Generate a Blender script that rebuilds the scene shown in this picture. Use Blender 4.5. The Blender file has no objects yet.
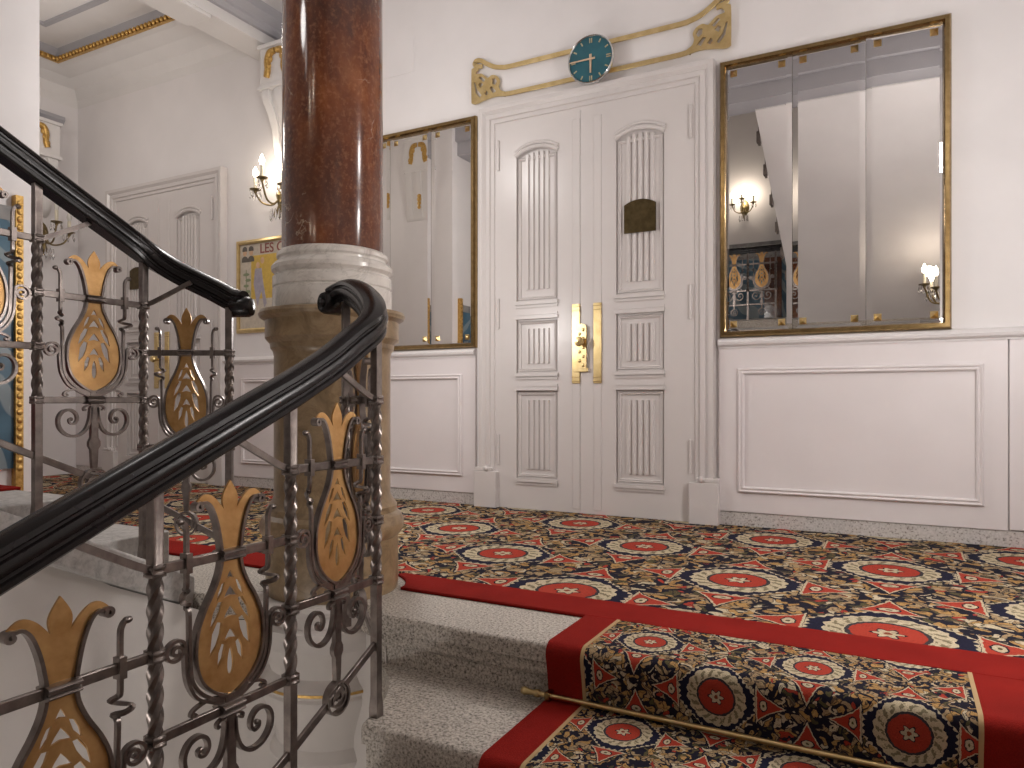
import bpy, bmesh, math, random
from mathutils import Vector, Matrix
random.seed(7)
S = bpy.context.scene
COL = S.collection
PI = math.pi

# ------------------------------------------------------------------ camera
YAW = math.radians(28.1)
cam_d = bpy.data.cameras.new('camera')
cam = bpy.data.objects.new('camera', cam_d); COL.objects.link(cam)
cam.location = (0, 0, 0.70)
cam.rotation_euler = (PI/2, 0, YAW)
cam_d.sensor_width = 36.0
cam_d.lens = 36.0*725.0/1024.0
cam_d.shift_y = (400-384)/1024.0
cam_d.clip_start = 0.02
S.camera = cam

# ------------------------------------------------------------------ world, exposure, lights
wd = bpy.data.worlds.new('world'); S.world = wd; wd.use_nodes = True
wd.node_tree.nodes['Background'].inputs[0].default_value = (1.0, 0.95, 0.9, 1)
wd.node_tree.nodes['Background'].inputs[1].default_value = 0.025
S.view_settings.view_transform = 'Standard'
S.view_settings.look = 'None'
S.view_settings.gamma = 1.0
S.view_settings.use_curve_mapping = False
S.view_settings.exposure = 0.24

def area(name, loc, target, size, power, col=(1, 0.965, 0.94), sy=None):
    d = bpy.data.lights.new(name, 'AREA'); d.energy = power; d.color = col
    d.size = size
    if sy: d.shape = 'RECTANGLE'; d.size_y = sy
    o = bpy.data.objects.new(name, d); COL.objects.link(o); o.location = loc
    o.rotation_euler = (Vector(target)-Vector(loc)).to_track_quat('-Z', 'Y').to_euler()
    return o
def point(name, loc, power, r=0.03, col=(1, 0.87, 0.72)):
    d = bpy.data.lights.new(name, 'POINT'); d.energy = power; d.color = col; d.shadow_soft_size = r
    o = bpy.data.objects.new(name, d); COL.objects.link(o); o.location = loc
    return o
WARM = (1, 0.965, 0.935)
point('hall_pendant_light', (-2.75, 2.75, 2.55), 22, 0.10, WARM)
point('hall_low_fill', (-2.45, 2.85, 1.25), 22, 0.12, WARM)  # added fill in mid-air, no fixture: lifts lower back wall and door
point('hall_pendant_light.001', (0.62, 2.55, 2.35), 17, 0.10, WARM)
point('hall_wall_light', (0.66, 2.45, 1.15), 38, 0.12, WARM)
point('corridor_fill', (-5.6, 2.7, 2.9), 15, 0.15, (1, 0.93, 0.86))  # added fill without a lamp, brightens corridor ceiling and walls
point('stairwell_pendant_light', (-2.25, 1.15, 2.45), 8, 0.10, WARM)
point('stairwell_pendant_light.001', (-2.9, -0.9, 3.3), 3, 0.12, WARM)
point('well_fill', (-1.8, -0.3, -1.2), 22, 0.2, WARM)  # invented source down in the well, added to brighten its plaster

# ------------------------------------------------------------------ materials
MATS = {}
class NT:
    def __init__(s, name, rough=0.5, metal=0.0, color=(0.8, 0.8, 0.8)):
        s.m = bpy.data.materials.new(name); s.m.use_nodes = True
        s.t = s.m.node_tree; s.n = s.t.nodes
        s.b = s.n['Principled BSDF']
        s.b.inputs['Roughness'].default_value = rough
        s.b.inputs['Metallic'].default_value = metal
        s.b.inputs['Base Color'].default_value = (*color, 1)
        MATS[name] = s.m
    def new(s, typ, **kw):
        n = s.n.new(typ)
        for k, v in kw.items(): setattr(n, k, v)
        return n
    def link(s, a, b): s.t.links.new(a, b)
    def setin(s, sock, v):
        if hasattr(v, 'is_linked') or isinstance(v, bpy.types.NodeSocket): s.link(v, sock)
        else: sock.default_value = v
    def math(s, op, a, b=None, c=None, clamp=False):
        n = s.new('ShaderNodeMath', operation=op); n.use_clamp = clamp
        s.setin(n.inputs[0], a)
        if b is not None: s.setin(n.inputs[1], b)
        if c is not None: s.setin(n.inputs[2], c)
        return n.outputs[0]
    def coord(s, which='Object'):
        return s.new('ShaderNodeTexCoord').outputs[which]
    def mapping(s, vec, scale=(1, 1, 1), rot=(0, 0, 0), loc=(0, 0, 0)):
        n = s.new('ShaderNodeMapping'); s.link(vec, n.inputs[0])
        n.inputs['Scale'].default_value = scale; n.inputs['Rotation'].default_value = rot; n.inputs['Location'].default_value = loc
        return n.outputs[0]
    def noise(s, vec, scale, detail=2, rough=0.5, dist=0.0):
        n = s.new('ShaderNodeTexNoise'); s.link(vec, n.inputs['Vector'])
        n.inputs['Scale'].default_value = scale; n.inputs['Detail'].default_value = detail
        n.inputs['Roughness'].default_value = rough; n.inputs['Distortion'].default_value = dist
        return n.outputs[0]
    def voro(s, vec, scale, feature='F1', out='Color'):
        n = s.new('ShaderNodeTexVoronoi', feature=feature); s.link(vec, n.inputs['Vector'])
        n.inputs['Scale'].default_value = scale
        return n.outputs[out]
    def ramp(s, fac, stops, interp='LINEAR'):
        n = s.new('ShaderNodeValToRGB'); s.link(fac, n.inputs[0]); cr = n.color_ramp; cr.interpolation = interp
        while len(cr.elements) < len(stops): cr.elements.new(0.5)
        for e, (p, c) in zip(cr.elements, stops):
            e.position = p; e.color = (*c, 1) if len(c) == 3 else c
        return n.outputs[0]
    def mix(s, fac, a, b):
        n = s.new('ShaderNodeMix', data_type='RGBA')
        s.setin(n.inputs[0], fac)
        for k, v in ((6, a), (7, b)):
            if isinstance(v, tuple): n.inputs[k].default_value = (*v, 1)
            else: s.link(v, n.inputs[k])
        return n.outputs[2]
    def color(s, c): s.link(c, s.b.inputs['Base Color'])
    def bump(s, h, strength=0.3, dist=0.01):
        n = s.new('ShaderNodeBump'); s.link(h, n.inputs['Height'])
        n.inputs['Strength'].default_value = strength; n.inputs['Distance'].default_value = dist
        s.link(n.outputs[0], s.b.inputs['Normal'])

def paint(name, col, rough, var=0.03, bump=0.04):
    k = NT(name, rough)
    v = k.coord(); n = k.noise(v, 3.0, 4)
    lo = tuple(c*(1-var) for c in col); hi = tuple(min(1, c*(1+var)) for c in col)
    k.color(k.ramp(n, [(0.3, lo), (0.7, hi)]))
    k.bump(k.noise(v, 60, 3), bump, 0.004)
paint('wall_paint', (0.745, 0.715, 0.712), 0.55)
paint('wainscot_paint', (0.735, 0.685, 0.685), 0.42)
paint('door_paint', (0.64, 0.60, 0.585), 0.3, 0.015, 0.02)
paint('ceiling_paint', (0.71, 0.685, 0.67), 0.7)
paint('moulding_grey', (0.38, 0.37, 0.39), 0.6)
paint('plaster', (0.66, 0.62, 0.59), 0.75, 0.05, 0.15)
k = NT('granite', 0.62)
v = k.coord()
a = k.noise(v, 130, 2, 0.75); b_ = k.noise(v, 9, 3)
c1 = k.ramp(a, [(0.33, (0.05, 0.042, 0.037)), (0.42, (0.30, 0.265, 0.23)), (0.53, (0.50, 0.455, 0.40)), (0.68, (0.70, 0.645, 0.575))])
k.color(k.mix(k.math('MULTIPLY', b_, 0.35), c1, (0.33, 0.29, 0.245))); k.bump(a, 0.25, 0.003)
k = NT('pale_stone', 0.55)
v = k.coord(); a = k.noise(v, 40, 6, 0.7, 0.5)
k.color(k.ramp(a, [(0.3, (0.28, 0.26, 0.25)), (0.5, (0.46, 0.44, 0.42)), (0.75, (0.60, 0.57, 0.55))])); k.bump(a, 0.15, 0.003)
k = NT('terrazzo', 0.5)
v = k.coord(); a = k.voro(v, 60); b_ = k.noise(v, 120, 2)
k.color(k.ramp(b_, [(0.30, (0.20, 0.17, 0.155)), (0.40, (0.50, 0.465, 0.44)), (0.7, (0.63, 0.59, 0.57))]))
k = NT('red_marble', 0.11); k.b.inputs['Specular IOR Level'].default_value = 0.4
v = k.coord()
w = k.mapping(v, (1, 1, 0.45))
a = k.noise(w, 7, 8, 0.68, 0.4)
f = k.noise(k.mapping(v, (1, 1, 0.8)), 70, 3, 0.7)
base = k.ramp(a, [(0.28, (0.03, 0.014, 0.010)), (0.43, (0.11, 0.032, 0.014)), (0.60, (0.20, 0.062, 0.022)), (0.78, (0.30, 0.12, 0.05))])
base = k.mix(k.ramp(f, [(0.5, (0, 0, 0)), (0.72, (0.6, 0.6, 0.6))]), base, (0.36, 0.16, 0.075))
big = k.noise(v, 2.0, 3, 0.5, 0.6)
base = k.mix(k.ramp(big, [(0.42, (0.65,)*3), (0.58, (0, 0, 0))]), base, (0.075, 0.045, 0.04))
d = k.new('ShaderNodeTexVoronoi', feature='DISTANCE_TO_EDGE'); d.inputs['Scale'].default_value = 4.0
nz = k.new('ShaderNodeTexNoise'); nz.inputs['Scale'].default_value = 6; nz.inputs['Detail'].default_value = 5; k.link(v, nz.inputs['Vector'])
vm = k.new('ShaderNodeVectorMath', operation='MULTIPLY_ADD'); k.link(nz.outputs['Color'], vm.inputs[0]); vm.inputs[1].default_value = (0.35, 0.35, 0.35); k.link(v, vm.inputs[2])
k.link(vm.outputs[0], d.inputs['Vector'])
vein = k.math('MULTIPLY', k.ramp(d.outputs['Distance'], [(0.0, (1, 1, 1)), (0.012, (0, 0, 0))]), k.ramp(k.noise(v, 5, 2), [(0.52, (0, 0, 0)), (0.62, (1, 1, 1))]))
k.color(k.mix(k.math('MULTIPLY', vein, 0.75), base, (0.52, 0.40, 0.28)))
def marble(name, stops, vein_col, rough, vs=3.0, sc=6):
    k = NT(name, rough); v = k.coord()
    a = k.noise(v, sc, 7, 0.62, 1.2)
    base = k.ramp(a, stops)
    b_ = k.noise(v, vs, 6, 0.6, 2.5)
    vv = k.ramp(b_, [(0.485, (0, 0, 0)), (0.5, (0.32, 0.32, 0.32)), (0.515, (0, 0, 0))])
    k.color(k.mix(vv, base, vein_col))
marble('white_marble', [(0.3, (0.55, 0.51, 0.47)), (0.55, (0.72, 0.68, 0.63)), (0.8, (0.80, 0.77, 0.72))], (0.30, 0.27, 0.24), 0.16)
marble('brown_marble', [(0.3, (0.17, 0.115, 0.06)), (0.5, (0.26, 0.18, 0.10)), (0.75, (0.36, 0.265, 0.16))], (0.15, 0.085, 0.05), 0.28, 4.0, 14)
def metal(name, c0, c1, rough, sc=30, mv=1.0, bump=0.1):
    k = NT(name, rough, mv); v = k.coord(); a = k.noise(v, sc, 4, 0.6)
    k.color(k.ramp(a, [(0.35, c0), (0.68, c1)]))
    if bump: k.bump(k.noise(v, sc*3, 3), bump, 0.002)
metal('wrought_iron', (0.145, 0.122, 0.111), (0.25, 0.213, 0.194), 0.30, 25, 0.84)
metal('gilt_plate', (0.36, 0.19, 0.065), (0.56, 0.34, 0.14), 0.40, 14, 0.7, 0.15)
metal('brass', (0.62, 0.46, 0.21), (0.74, 0.58, 0.30), 0.30, 20, 1.0, 0.03)
metal('brass_aged', (0.30, 0.20, 0.085), (0.40, 0.28, 0.13), 0.22, 30, 1.0, 0.03)
metal('brass_dark', (0.07, 0.05, 0.022), (0.115, 0.085, 0.04), 0.42, 30, 0.9, 0.08)
metal('gold_leaf', (0.42, 0.24, 0.06), (0.72, 0.47, 0.16), 0.42, 60, 0.75, 0.5)
metal('bronze', (0.16, 0.12, 0.055), (0.28, 0.21, 0.10), 0.38, 40, 0.9, 0.05)
metal('chrome', (0.62, 0.64, 0.65), (0.7, 0.72, 0.72), 0.14, 10, 1.0, 0)
k = NT('black_handrail', 0.27); v = k.coord()
k.color(k.ramp(k.noise(v, 8, 4), [(0.3, (0.006, 0.005, 0.005)), (0.7, (0.014, 0.010, 0.011))]))
k.b.inputs['Specular IOR Level'].default_value = 0.36
k = NT('mirror_glass', 0.0, 1.0, (0.80, 0.785, 0.77))
k = NT('crystal', 0.02, 0, (1, 1, 1)); k.b.inputs['Transmission Weight'].default_value = 1.0; k.b.inputs['IOR'].default_value = 1.5
k = NT('candle_sleeve', 0.5, 0, (0.62, 0.57, 0.45))
k = NT('bulb_glow', 0.3, 0, (1, 0.95, 0.85)); k.b.inputs['Emission Color'].default_value = (1, 0.88, 0.70, 1); k.b.inputs['Emission Strength'].default_value = 22
k = NT('bulb_off', 0.25, 0, (0.62, 0.6, 0.56))
k = NT('teal_dial', 0.35); v = k.coord()
k.color(k.ramp(k.noise(v, 12, 3), [(0.3, (0.012, 0.085, 0.115)), (0.7, (0.02, 0.125, 0.16))]))
k = NT('dial_gold', 0.4, 0.7, (0.55, 0.45, 0.28))
k = NT('copper_hand', 0.35, 0.7, (0.75, 0.55, 0.38))
def flat(name, col, rough=0.6):
    k = NT(name, rough); v = k.coord(); n = k.noise(v, 40, 3)
    k.color(k.ramp(n, [(0.3, tuple(c*0.88 for c in col)), (0.7, tuple(min(1, c*1.1) for c in col))]))
flat('poster_paper', (0.50, 0.44, 0.36)); flat('poster_yellow', (0.55, 0.37, 0.07)); flat('poster_red', (0.23, 0.06, 0.045))
flat('poster_grey', (0.34, 0.31, 0.36)); flat('poster_green', (0.22, 0.26, 0.15)); flat('poster_dark', (0.10, 0.085, 0.07)); flat('poster_skin', (0.56, 0.36, 0.22))
k = NT('dado_blue', 0.4); v = k.coord()
a = k.new('ShaderNodeTexWave', wave_type='RINGS', rings_direction='SPHERICAL'); k.link(k.mapping(v, (1, 1, 1), (0, 0, 0), (0.2, 0.3, 0.1)), a.inputs[0])
a.inputs['Scale'].default_value = 2.2; a.inputs['Distortion'].default_value = 9; a.inputs['Detail'].default_value = 2
blu = k.ramp(k.noise(v, 5, 4), [(0.3, (0.022, 0.07, 0.12)), (0.7, (0.075, 0.165, 0.235))])
k.color(k.mix(k.ramp(a.outputs['Fac'], [(0.62, (0, 0, 0)), (0.75, (0.55, 0.55, 0.55))]), blu, (0.34, 0.38, 0.38)))
k = NT('dado_grey', 0.4); v = k.coord(); k.color(k.ramp(k.noise(v, 9, 5), [(0.3, (0.14, 0.14, 0.145)), (0.7, (0.29, 0.28, 0.27))]))

# red plain pile
def pile(k, v, col):
    n = k.noise(v, 6, 3); f = k.noise(v, 420, 2)
    m = k.math('ADD', k.math('MULTIPLY', n, 0.35), k.math('MULTIPLY', f, 0.65))
    k.color(k.ramp(m, [(0.3, tuple(c*0.62 for c in col)), (0.7, tuple(c*1.2 for c in col))]))
    k.bump(f, 0.5, 0.004)
k = NT('red_pile', 0.95); pile(k, k.coord(), (0.235, 0.013, 0.009)); k.b.inputs['Specular IOR Level'].default_value = 0.08

# patterned carpet: medallions on a staggered lattice, in UV metres
def carpet_material(name, dark=1.0):
    k = NT(name, 0.95); k.b.inputs['Specular IOR Level'].default_value = 0.08
    uv = k.coord('UV')
    jit = k.new('ShaderNodeTexNoise'); jit.inputs['Scale'].default_value = 55; k.link(uv, jit.inputs['Vector'])
    vm = k.new('ShaderNodeVectorMath', operation='MULTIPLY_ADD'); k.link(jit.outputs['Color'], vm.inputs[0])
    vm.inputs[1].default_value = (0.016, 0.016, 0); k.link(uv, vm.inputs[2])
    sp = k.new('ShaderNodeSeparateXYZ'); k.link(vm.outputs[0], sp.inputs[0])
    X = k.math('ADD', sp.outputs[0], 100*1.03 - 0.008); Y = k.math('ADD', sp.outputs[1], 100*0.90 - 0.008)
    CX, CY = 1.03, 0.90
    def cell(v, c, off):
        return k.math('SUBTRACT', k.math('MODULO', k.math('ADD', v, off + c/2), c), c/2)
    ax, ay = cell(X, CX, 0.0), cell(Y, CY, 0.0)
    bx, by = cell(X, CX, CX/2), cell(Y, CY, CY/2)
    da = k.math('SQRT', k.math('ADD', k.math('MULTIPLY', ax, ax), k.math('MULTIPLY', ay, ay)))
    db = k.math('SQRT', k.math('ADD', k.math('MULTIPLY', bx, bx), k.math('MULTIPLY', by, by)))
    usea = k.math('LESS_THAN', da, db)
    def sel(p, q): return k.math('ADD', k.math('MULTIPLY', p, usea), k.math('MULTIPLY', q, k.math('SUBTRACT', 1.0, usea)))
    qx, qy = sel(ax, bx), sel(ay, by)
    r = k.math('MINIMUM', da, db)
    axx, ayy = k.math('ABSOLUTE', qx), k.math('ABSOLUTE', qy)
    ang = k.math('ARCTAN2', qy, qx)
    cheb = k.math('MAXIMUM', axx, ayy)
    mn = k.math('MINIMUM', axx, ayy)
    octa = k.math('MAXIMUM', cheb, k.math('MULTIPLY', k.math('ADD', axx, ayy), 0.80))
    def lt(v, x): return k.math('LESS_THAN', v, x)
    # filler: crowded leaves and blossoms
    wn = k.new('ShaderNodeTexNoise'); wn.inputs['Scale'].default_value = 13; wn.inputs['Detail'].default_value = 1; k.link(uv, wn.inputs['Vector'])
    wv = k.new('ShaderNodeVectorMath', operation='MULTIPLY_ADD'); k.link(wn.outputs['Color'], wv.inputs[0])
    wv.inputs[1].default_value = (0.14, 0.14, 0); k.link(vm.outputs[0], wv.inputs[2])
    nvec = wv.outputs[0]
    vo = k.new('ShaderNodeTexVoronoi'); k.link(nvec, vo.inputs['Vector']); vo.inputs['Scale'].default_value = 28; vo.inputs['Randomness'].default_value = 0.9
    s2 = k.new('ShaderNodeSeparateColor'); k.link(vo.outputs['Color'], s2.inputs[0])
    NAVY, GOLD, TAN, CREAM = (0.016, 0.015, 0.026), (0.44, 0.26, 0.095), (0.38, 0.27, 0.15), (0.56, 0.47, 0.32)
    OLIVE, RED = (0.095, 0.08, 0.038), (0.40, 0.050, 0.030)
    fill = k.ramp(s2.outputs[0], [(0.0, NAVY), (0.10, GOLD), (0.30, TAN), (0.48, CREAM), (0.62, OLIVE), (0.74, TAN), (0.84, RED), (0.90, GOLD)], 'CONSTANT')
    fill = k.mix(k.math('GREATER_THAN', vo.outputs['Distance'], 0.60), fill, NAVY)
    fill = k.mix(k.math('MULTIPLY', lt(vo.outputs['Distance'], 0.13), 0.8), fill, (0.20, 0.11, 0.05))
    fine = k.noise(nvec, 90, 2)
    fill = k.mix(k.math('MULTIPLY', k.math('GREATER_THAN', fine, 0.61), 0.8), fill, NAVY)
    ed = k.new('ShaderNodeTexVoronoi', feature='DISTANCE_TO_EDGE'); k.link(nvec, ed.inputs['Vector']); ed.inputs['Scale'].default_value = 28; ed.inputs['Randomness'].default_value = 0.9
    fill = k.mix(k.math('MULTIPLY', lt(ed.outputs['Distance'], 0.055), 0.75), fill, NAVY)
    # cream star between medallions (cell corners)
    sx = k.math('SUBTRACT', CX/2, axx); 
    dstar = k.math('SQRT', k.math('ADD', k.math('MULTIPLY', sx, sx), k.math('MULTIPLY', ayy, ayy)))
    sang = k.math('ARCTAN2', ayy, sx)
    star = lt(dstar, k.math('ADD', 0.05, k.math('MULTIPLY', k.math('COSINE', k.math('MULTIPLY', sang, 8)), 0.028)))
    ring = lt(k.math('ABSOLUTE', k.math('SUBTRACT', dstar, k.math('ADD', 0.155, k.math('MULTIPLY', k.math('COSINE', k.math('MULTIPLY', sang, 8)), 0.022)))), 0.007)
    col = k.mix(star, k.mix(k.math('MULTIPLY', ring, 0.9), fill, CREAM), CREAM)
    # kites: triangle pointing outwards, base against the medallion
    kt = k.math('SUBTRACT', cheb, 0.226)
    wid = k.math('SUBTRACT', 0.150, k.math('MULTIPLY', k.math('SQRT', k.math('MAXIMUM', kt, 0.0)), 0.335))
    inl = k.math('MULTIPLY', k.math('GREATER_THAN', kt, 0.0), lt(kt, 0.188))
    col = k.mix(k.math('MULTIPLY', inl, lt(mn, wid)), col, NAVY)
    col = k.mix(k.math('MULTIPLY', k.math('MULTIPLY', k.math('GREATER_THAN', kt, 0.006), lt(kt, 0.181)), lt(mn, k.math('SUBTRACT', wid, 0.008))), col, CREAM)
    col = k.mix(k.math('MULTIPLY', k.math('MULTIPLY', k.math('GREATER_THAN', kt, 0.014), lt(kt, 0.174)), lt(mn, k.math('SUBTRACT', wid, 0.016))), col, RED)
    kd = k.math('SQRT', k.math('ADD', k.math('POWER', k.math('MULTIPLY', k.math('SUBTRACT', kt, 0.050), 1.6), 2.0), k.math('MULTIPLY', mn, mn)))
    col = k.mix(lt(kd, 0.038), col, NAVY)
    col = k.mix(lt(kd, 0.030), col, CREAM)
    col = k.mix(lt(kd, 0.010), col, OLIVE)
    # medallion
    saw = k.math('MULTIPLY', k.math('COSINE', k.math('MULTIPLY', ang, 40)), 0.006)
    col = k.mix(lt(octa, 0.230), col, CREAM)
    col = k.mix(lt(k.math('ADD', octa, saw), 0.222), col, (0.017, 0.017, 0.036))
    scal = k.math('MULTIPLY', k.math('ABSOLUTE', k.math('SINE', k.math('MULTIPLY', ang, 9))), 0.012)
    col = k.mix(lt(k.math('SUBTRACT', r, scal), 0.168), col, CREAM)
    leaf = k.math('MULTIPLY', k.math('GREATER_THAN', k.math('ADD', k.math('SINE', k.math('ADD', k.math('MULTIPLY', ang, 18), k.math('MULTIPLY', r, 90))), k.math('MULTIPLY', k.math('SUBTRACT', k.noise(vm.outputs[0], 60, 1), 0.5), 5.0)), 0.25),
                  k.math('MULTIPLY', k.math('GREATER_THAN', r, 0.122), lt(r, 0.162)))
    col = k.mix(k.math('MULTIPLY', leaf, 0.72), col, OLIVE)
    col = k.mix(lt(r, 0.117), col, (0.05, 0.045, 0.05))
    col = k.mix(lt(r, 0.104), col, RED)
    pet = k.math('ADD', 0.034, k.math('MULTIPLY', k.math('COSINE', k.math('MULTIPLY', ang, 6)), 0.009))
    col = k.mix(lt(r, k.math('ADD', pet, 0.007)), col, NAVY)
    col = k.mix(lt(r, pet), col, CREAM)
    col = k.mix(lt(r, 0.012), col, (0.25, 0.06, 0.03))
    # woven grain
    g = k.noise(nvec, 260, 2)
    n = k.new('ShaderNodeMix', data_type='RGBA', blend_type='MULTIPLY'); n.inputs[0].default_value = 1.0
    k.link(col, n.inputs[6]); k.link(k.ramp(g, [(0.3, (0.55*dark,)*3), (0.7, (1.15*dark,)*3)]), n.inputs[7])
    k.color(n.outputs[2]); k.bump(g, 0.45, 0.004)
carpet_material('carpet_pattern')
carpet_material('runner_pattern')
k = NT('carpet_edge', 0.9, 0, (0.40, 0.27, 0.13))

# ------------------------------------------------------------------ mesh helpers
class MB:
    def __init__(s): s.v = []; s.f = []
    def add(s, vs, fs, M=None):
        o = len(s.v)
        s.v += [tuple((M @ Vector(p)) if M else p) for p in vs]
        s.f += [tuple(o+i for i in f) for f in fs]
        return s
    def box(s, x0, x1, y0, y1, z0, z1, M=None):
        vs = [(x0, y0, z0), (x1, y0, z0), (x1, y1, z0), (x0, y1, z0), (x0, y0, z1), (x1, y0, z1), (x1, y1, z1), (x0, y1, z1)]
        return s.add(vs, [(0, 3, 2, 1), (4, 5, 6, 7), (0, 1, 5, 4), (1, 2, 6, 5), (2, 3, 7, 6), (3, 0, 4, 7)], M)
    def lathe(s, prof, seg=48, M=None):
        vs = []; fs = []; n = len(prof)
        for i in range(seg):
            a = 2*PI*i/seg; c, q = math.cos(a), math.sin(a)
            vs += [(r*c, r*q, z) for r, z in prof]
        for i in range(seg):
            j = (i+1) % seg
            for t in range(n-1):
                fs.append((i*n+t, j*n+t, j*n+t+1, i*n+t+1))
        if prof[0][0] > 1e-4: fs.append(tuple(i*n for i in reversed(range(seg))))
        if prof[-1][0] > 1e-4: fs.append(tuple(i*n+n-1 for i in range(seg)))
        return s.add(vs, fs, M)
    def sphere(s, c, r, seg=12, rings=8, sc=(1, 1, 1), M=None):
        prof = [(max(1e-5, r*math.sin(PI*i/rings)), -r*math.cos(PI*i/rings)) for i in range(rings+1)]
        T = Matrix.Translation(c) @ Matrix.Diagonal((*sc, 1))
        return s.lathe(prof, seg, (M @ T) if M else T)
    def sweep(s, path, prof, up=(0, 0, 1), closed=False, scale=None, M=None, roll=None):
        P = [Vector(p) for p in path]; n = len(P); m = len(prof); U = Vector(up)
        vs = []
        for i in range(n):
            if closed: a, b, c = P[i-1], P[i], P[(i+1) % n]
            else: a, b, c = P[max(0, i-1)], P[i], P[min(n-1, i+1)]
            d1 = (b-a); d2 = (c-b)
            if d1.length < 1e-9: d1 = d2
            if d2.length < 1e-9: d2 = d1
            d1.normalize(); d2.normalize()
            s1 = d1.cross(U); s2 = d2.cross(U)
            if s1.length < 1e-6: s1 = s2.copy()
            if s2.length < 1e-6: s2 = s1.copy()
            s1.normalize(); s2.normalize()
            dd = 1+s1.dot(s2)
            side = (s1+s2)/max(dd, 0.35)
            t = (d1+d2)
            if t.length < 1e-6: t = d2
            t.normalize()
            upv = s1.cross(d1)+s2.cross(d2)
            if upv.length < 1e-6: upv = U.copy()
            upv.normalize()
            k = scale[i] if scale else 1.0
            for (x, y) in prof:
                if roll:
                    ca, sa = math.cos(roll[i]), math.sin(roll[i]); x, y = x*ca-y*sa, x*sa+y*ca
                vs.append(tuple(b+side*x*k+upv*y*k))
        fs = []
        rng = range(n) if closed else range(n-1)
        for i in rng:
            j = (i+1) % n
            for t in range(m):
                q = (t+1) % m
                fs.append((i*m+t, i*m+q, j*m+q, j*m+t))
        if not closed:
            fs.append(tuple(reversed(range(m)))); fs.append(tuple((n-1)*m+t for t in range(m)))
        return s.add(vs, fs, M)
    def tube(s, path, r, seg=8, up=(0, 0, 1), scale=None, M=None, closed=False):
        return s.sweep(path, [(r*math.cos(2*PI*i/seg), r*math.sin(2*PI*i/seg)) for i in range(seg)], up, closed, scale, M)
    def prism(s, poly, h0, h1, axis='z', M=None):
        """convex or simple polygon extruded along an axis (ngon caps)"""
        n = len(poly)
        def at(p, h):
            return {'z': (p[0], p[1], h), 'x': (h, p[0], p[1]), 'y': (p[0], h, p[1])}[axis]
        vs = [at(p, h0) for p in poly]+[at(p, h1) for p in poly]
        fs = [tuple(reversed(range(n))), tuple(range(n, 2*n))]+[(i, (i+1) % n, n+(i+1) % n, n+i) for i in range(n)]
        return s.add(vs, fs, M)
    def mesh(s, me, M=None):
        return s.add([tuple(v.co) for v in me.vertices], [tuple(p.vertices) for p in me.polygons], M)

RX = Matrix.Rotation(PI/2, 4, 'X')          # curve plane XY -> XZ, facing -Y
def plate(polys, th, M=None, bevel=0.0):
    """flat plate with holes: first polygon is the outline, the others are holes; made in XZ, thickness along Y"""
    cu = bpy.data.curves.new('t', 'CURVE'); cu.dimensions = '2D'; cu.fill_mode = 'BOTH'; cu.extrude = th/2
    cu.bevel_depth = bevel; cu.bevel_resolution = 1; cu.offset = -bevel
    for pl in polys:
        sp = cu.splines.new('POLY'); sp.points.add(len(pl)-1)
        for i, p in enumerate(pl): sp.points[i].co = (p[0], p[1], 0, 1)
        sp.use_cyclic_u = True
    return curve_mb(cu, RX if M is None else M @ RX)
def curve_mb(cu, M=None):
    o = bpy.data.objects.new('t', cu); COL.objects.link(o)
    dg = bpy.context.evaluated_depsgraph_get(); dg.update()
    me = bpy.data.meshes.new_from_object(o.evaluated_get(dg), depsgraph=dg)
    mb = MB().mesh(me, M)
    bpy.data.objects.remove(o); bpy.data.curves.remove(cu); bpy.data.meshes.remove(me)
    return mb
def text_mb(txt, size, th, M):
    cu = bpy.data.curves.new('t', 'FONT'); cu.body = txt; cu.size = size; cu.extrude = th/2; cu.offset = size*0.012
    return curve_mb(cu, M @ RX)
def cat(*mbs):
    r = MB()
    for m in mbs: r.add(m.v, m.f)
    return r
def cr(pts, k=6, closed=False):
    """Catmull-Rom through points"""
    P = [Vector(p) for p in pts]; n = len(P); out = []
    rng = range(n) if closed else range(n-1)
    for i in rng:
        p0 = P[i-1] if (closed or i > 0) else P[0]*2-P[1]
        p1 = P[i]; p2 = P[(i+1) % n]
        p3 = P[(i+2) % n] if (closed or i+2 < n) else P[-1]*2-P[-2]
        for t in range(k):
            u = t/k
            out.append(0.5*((2*p1)+(p2-p0)*u+(2*p0-5*p1+4*p2-p3)*u*u+(3*p1-p0-3*p2+p3)*u**3))
    if not closed: out.append(P[-1].copy())
    return [tuple(p) for p in out]

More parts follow.
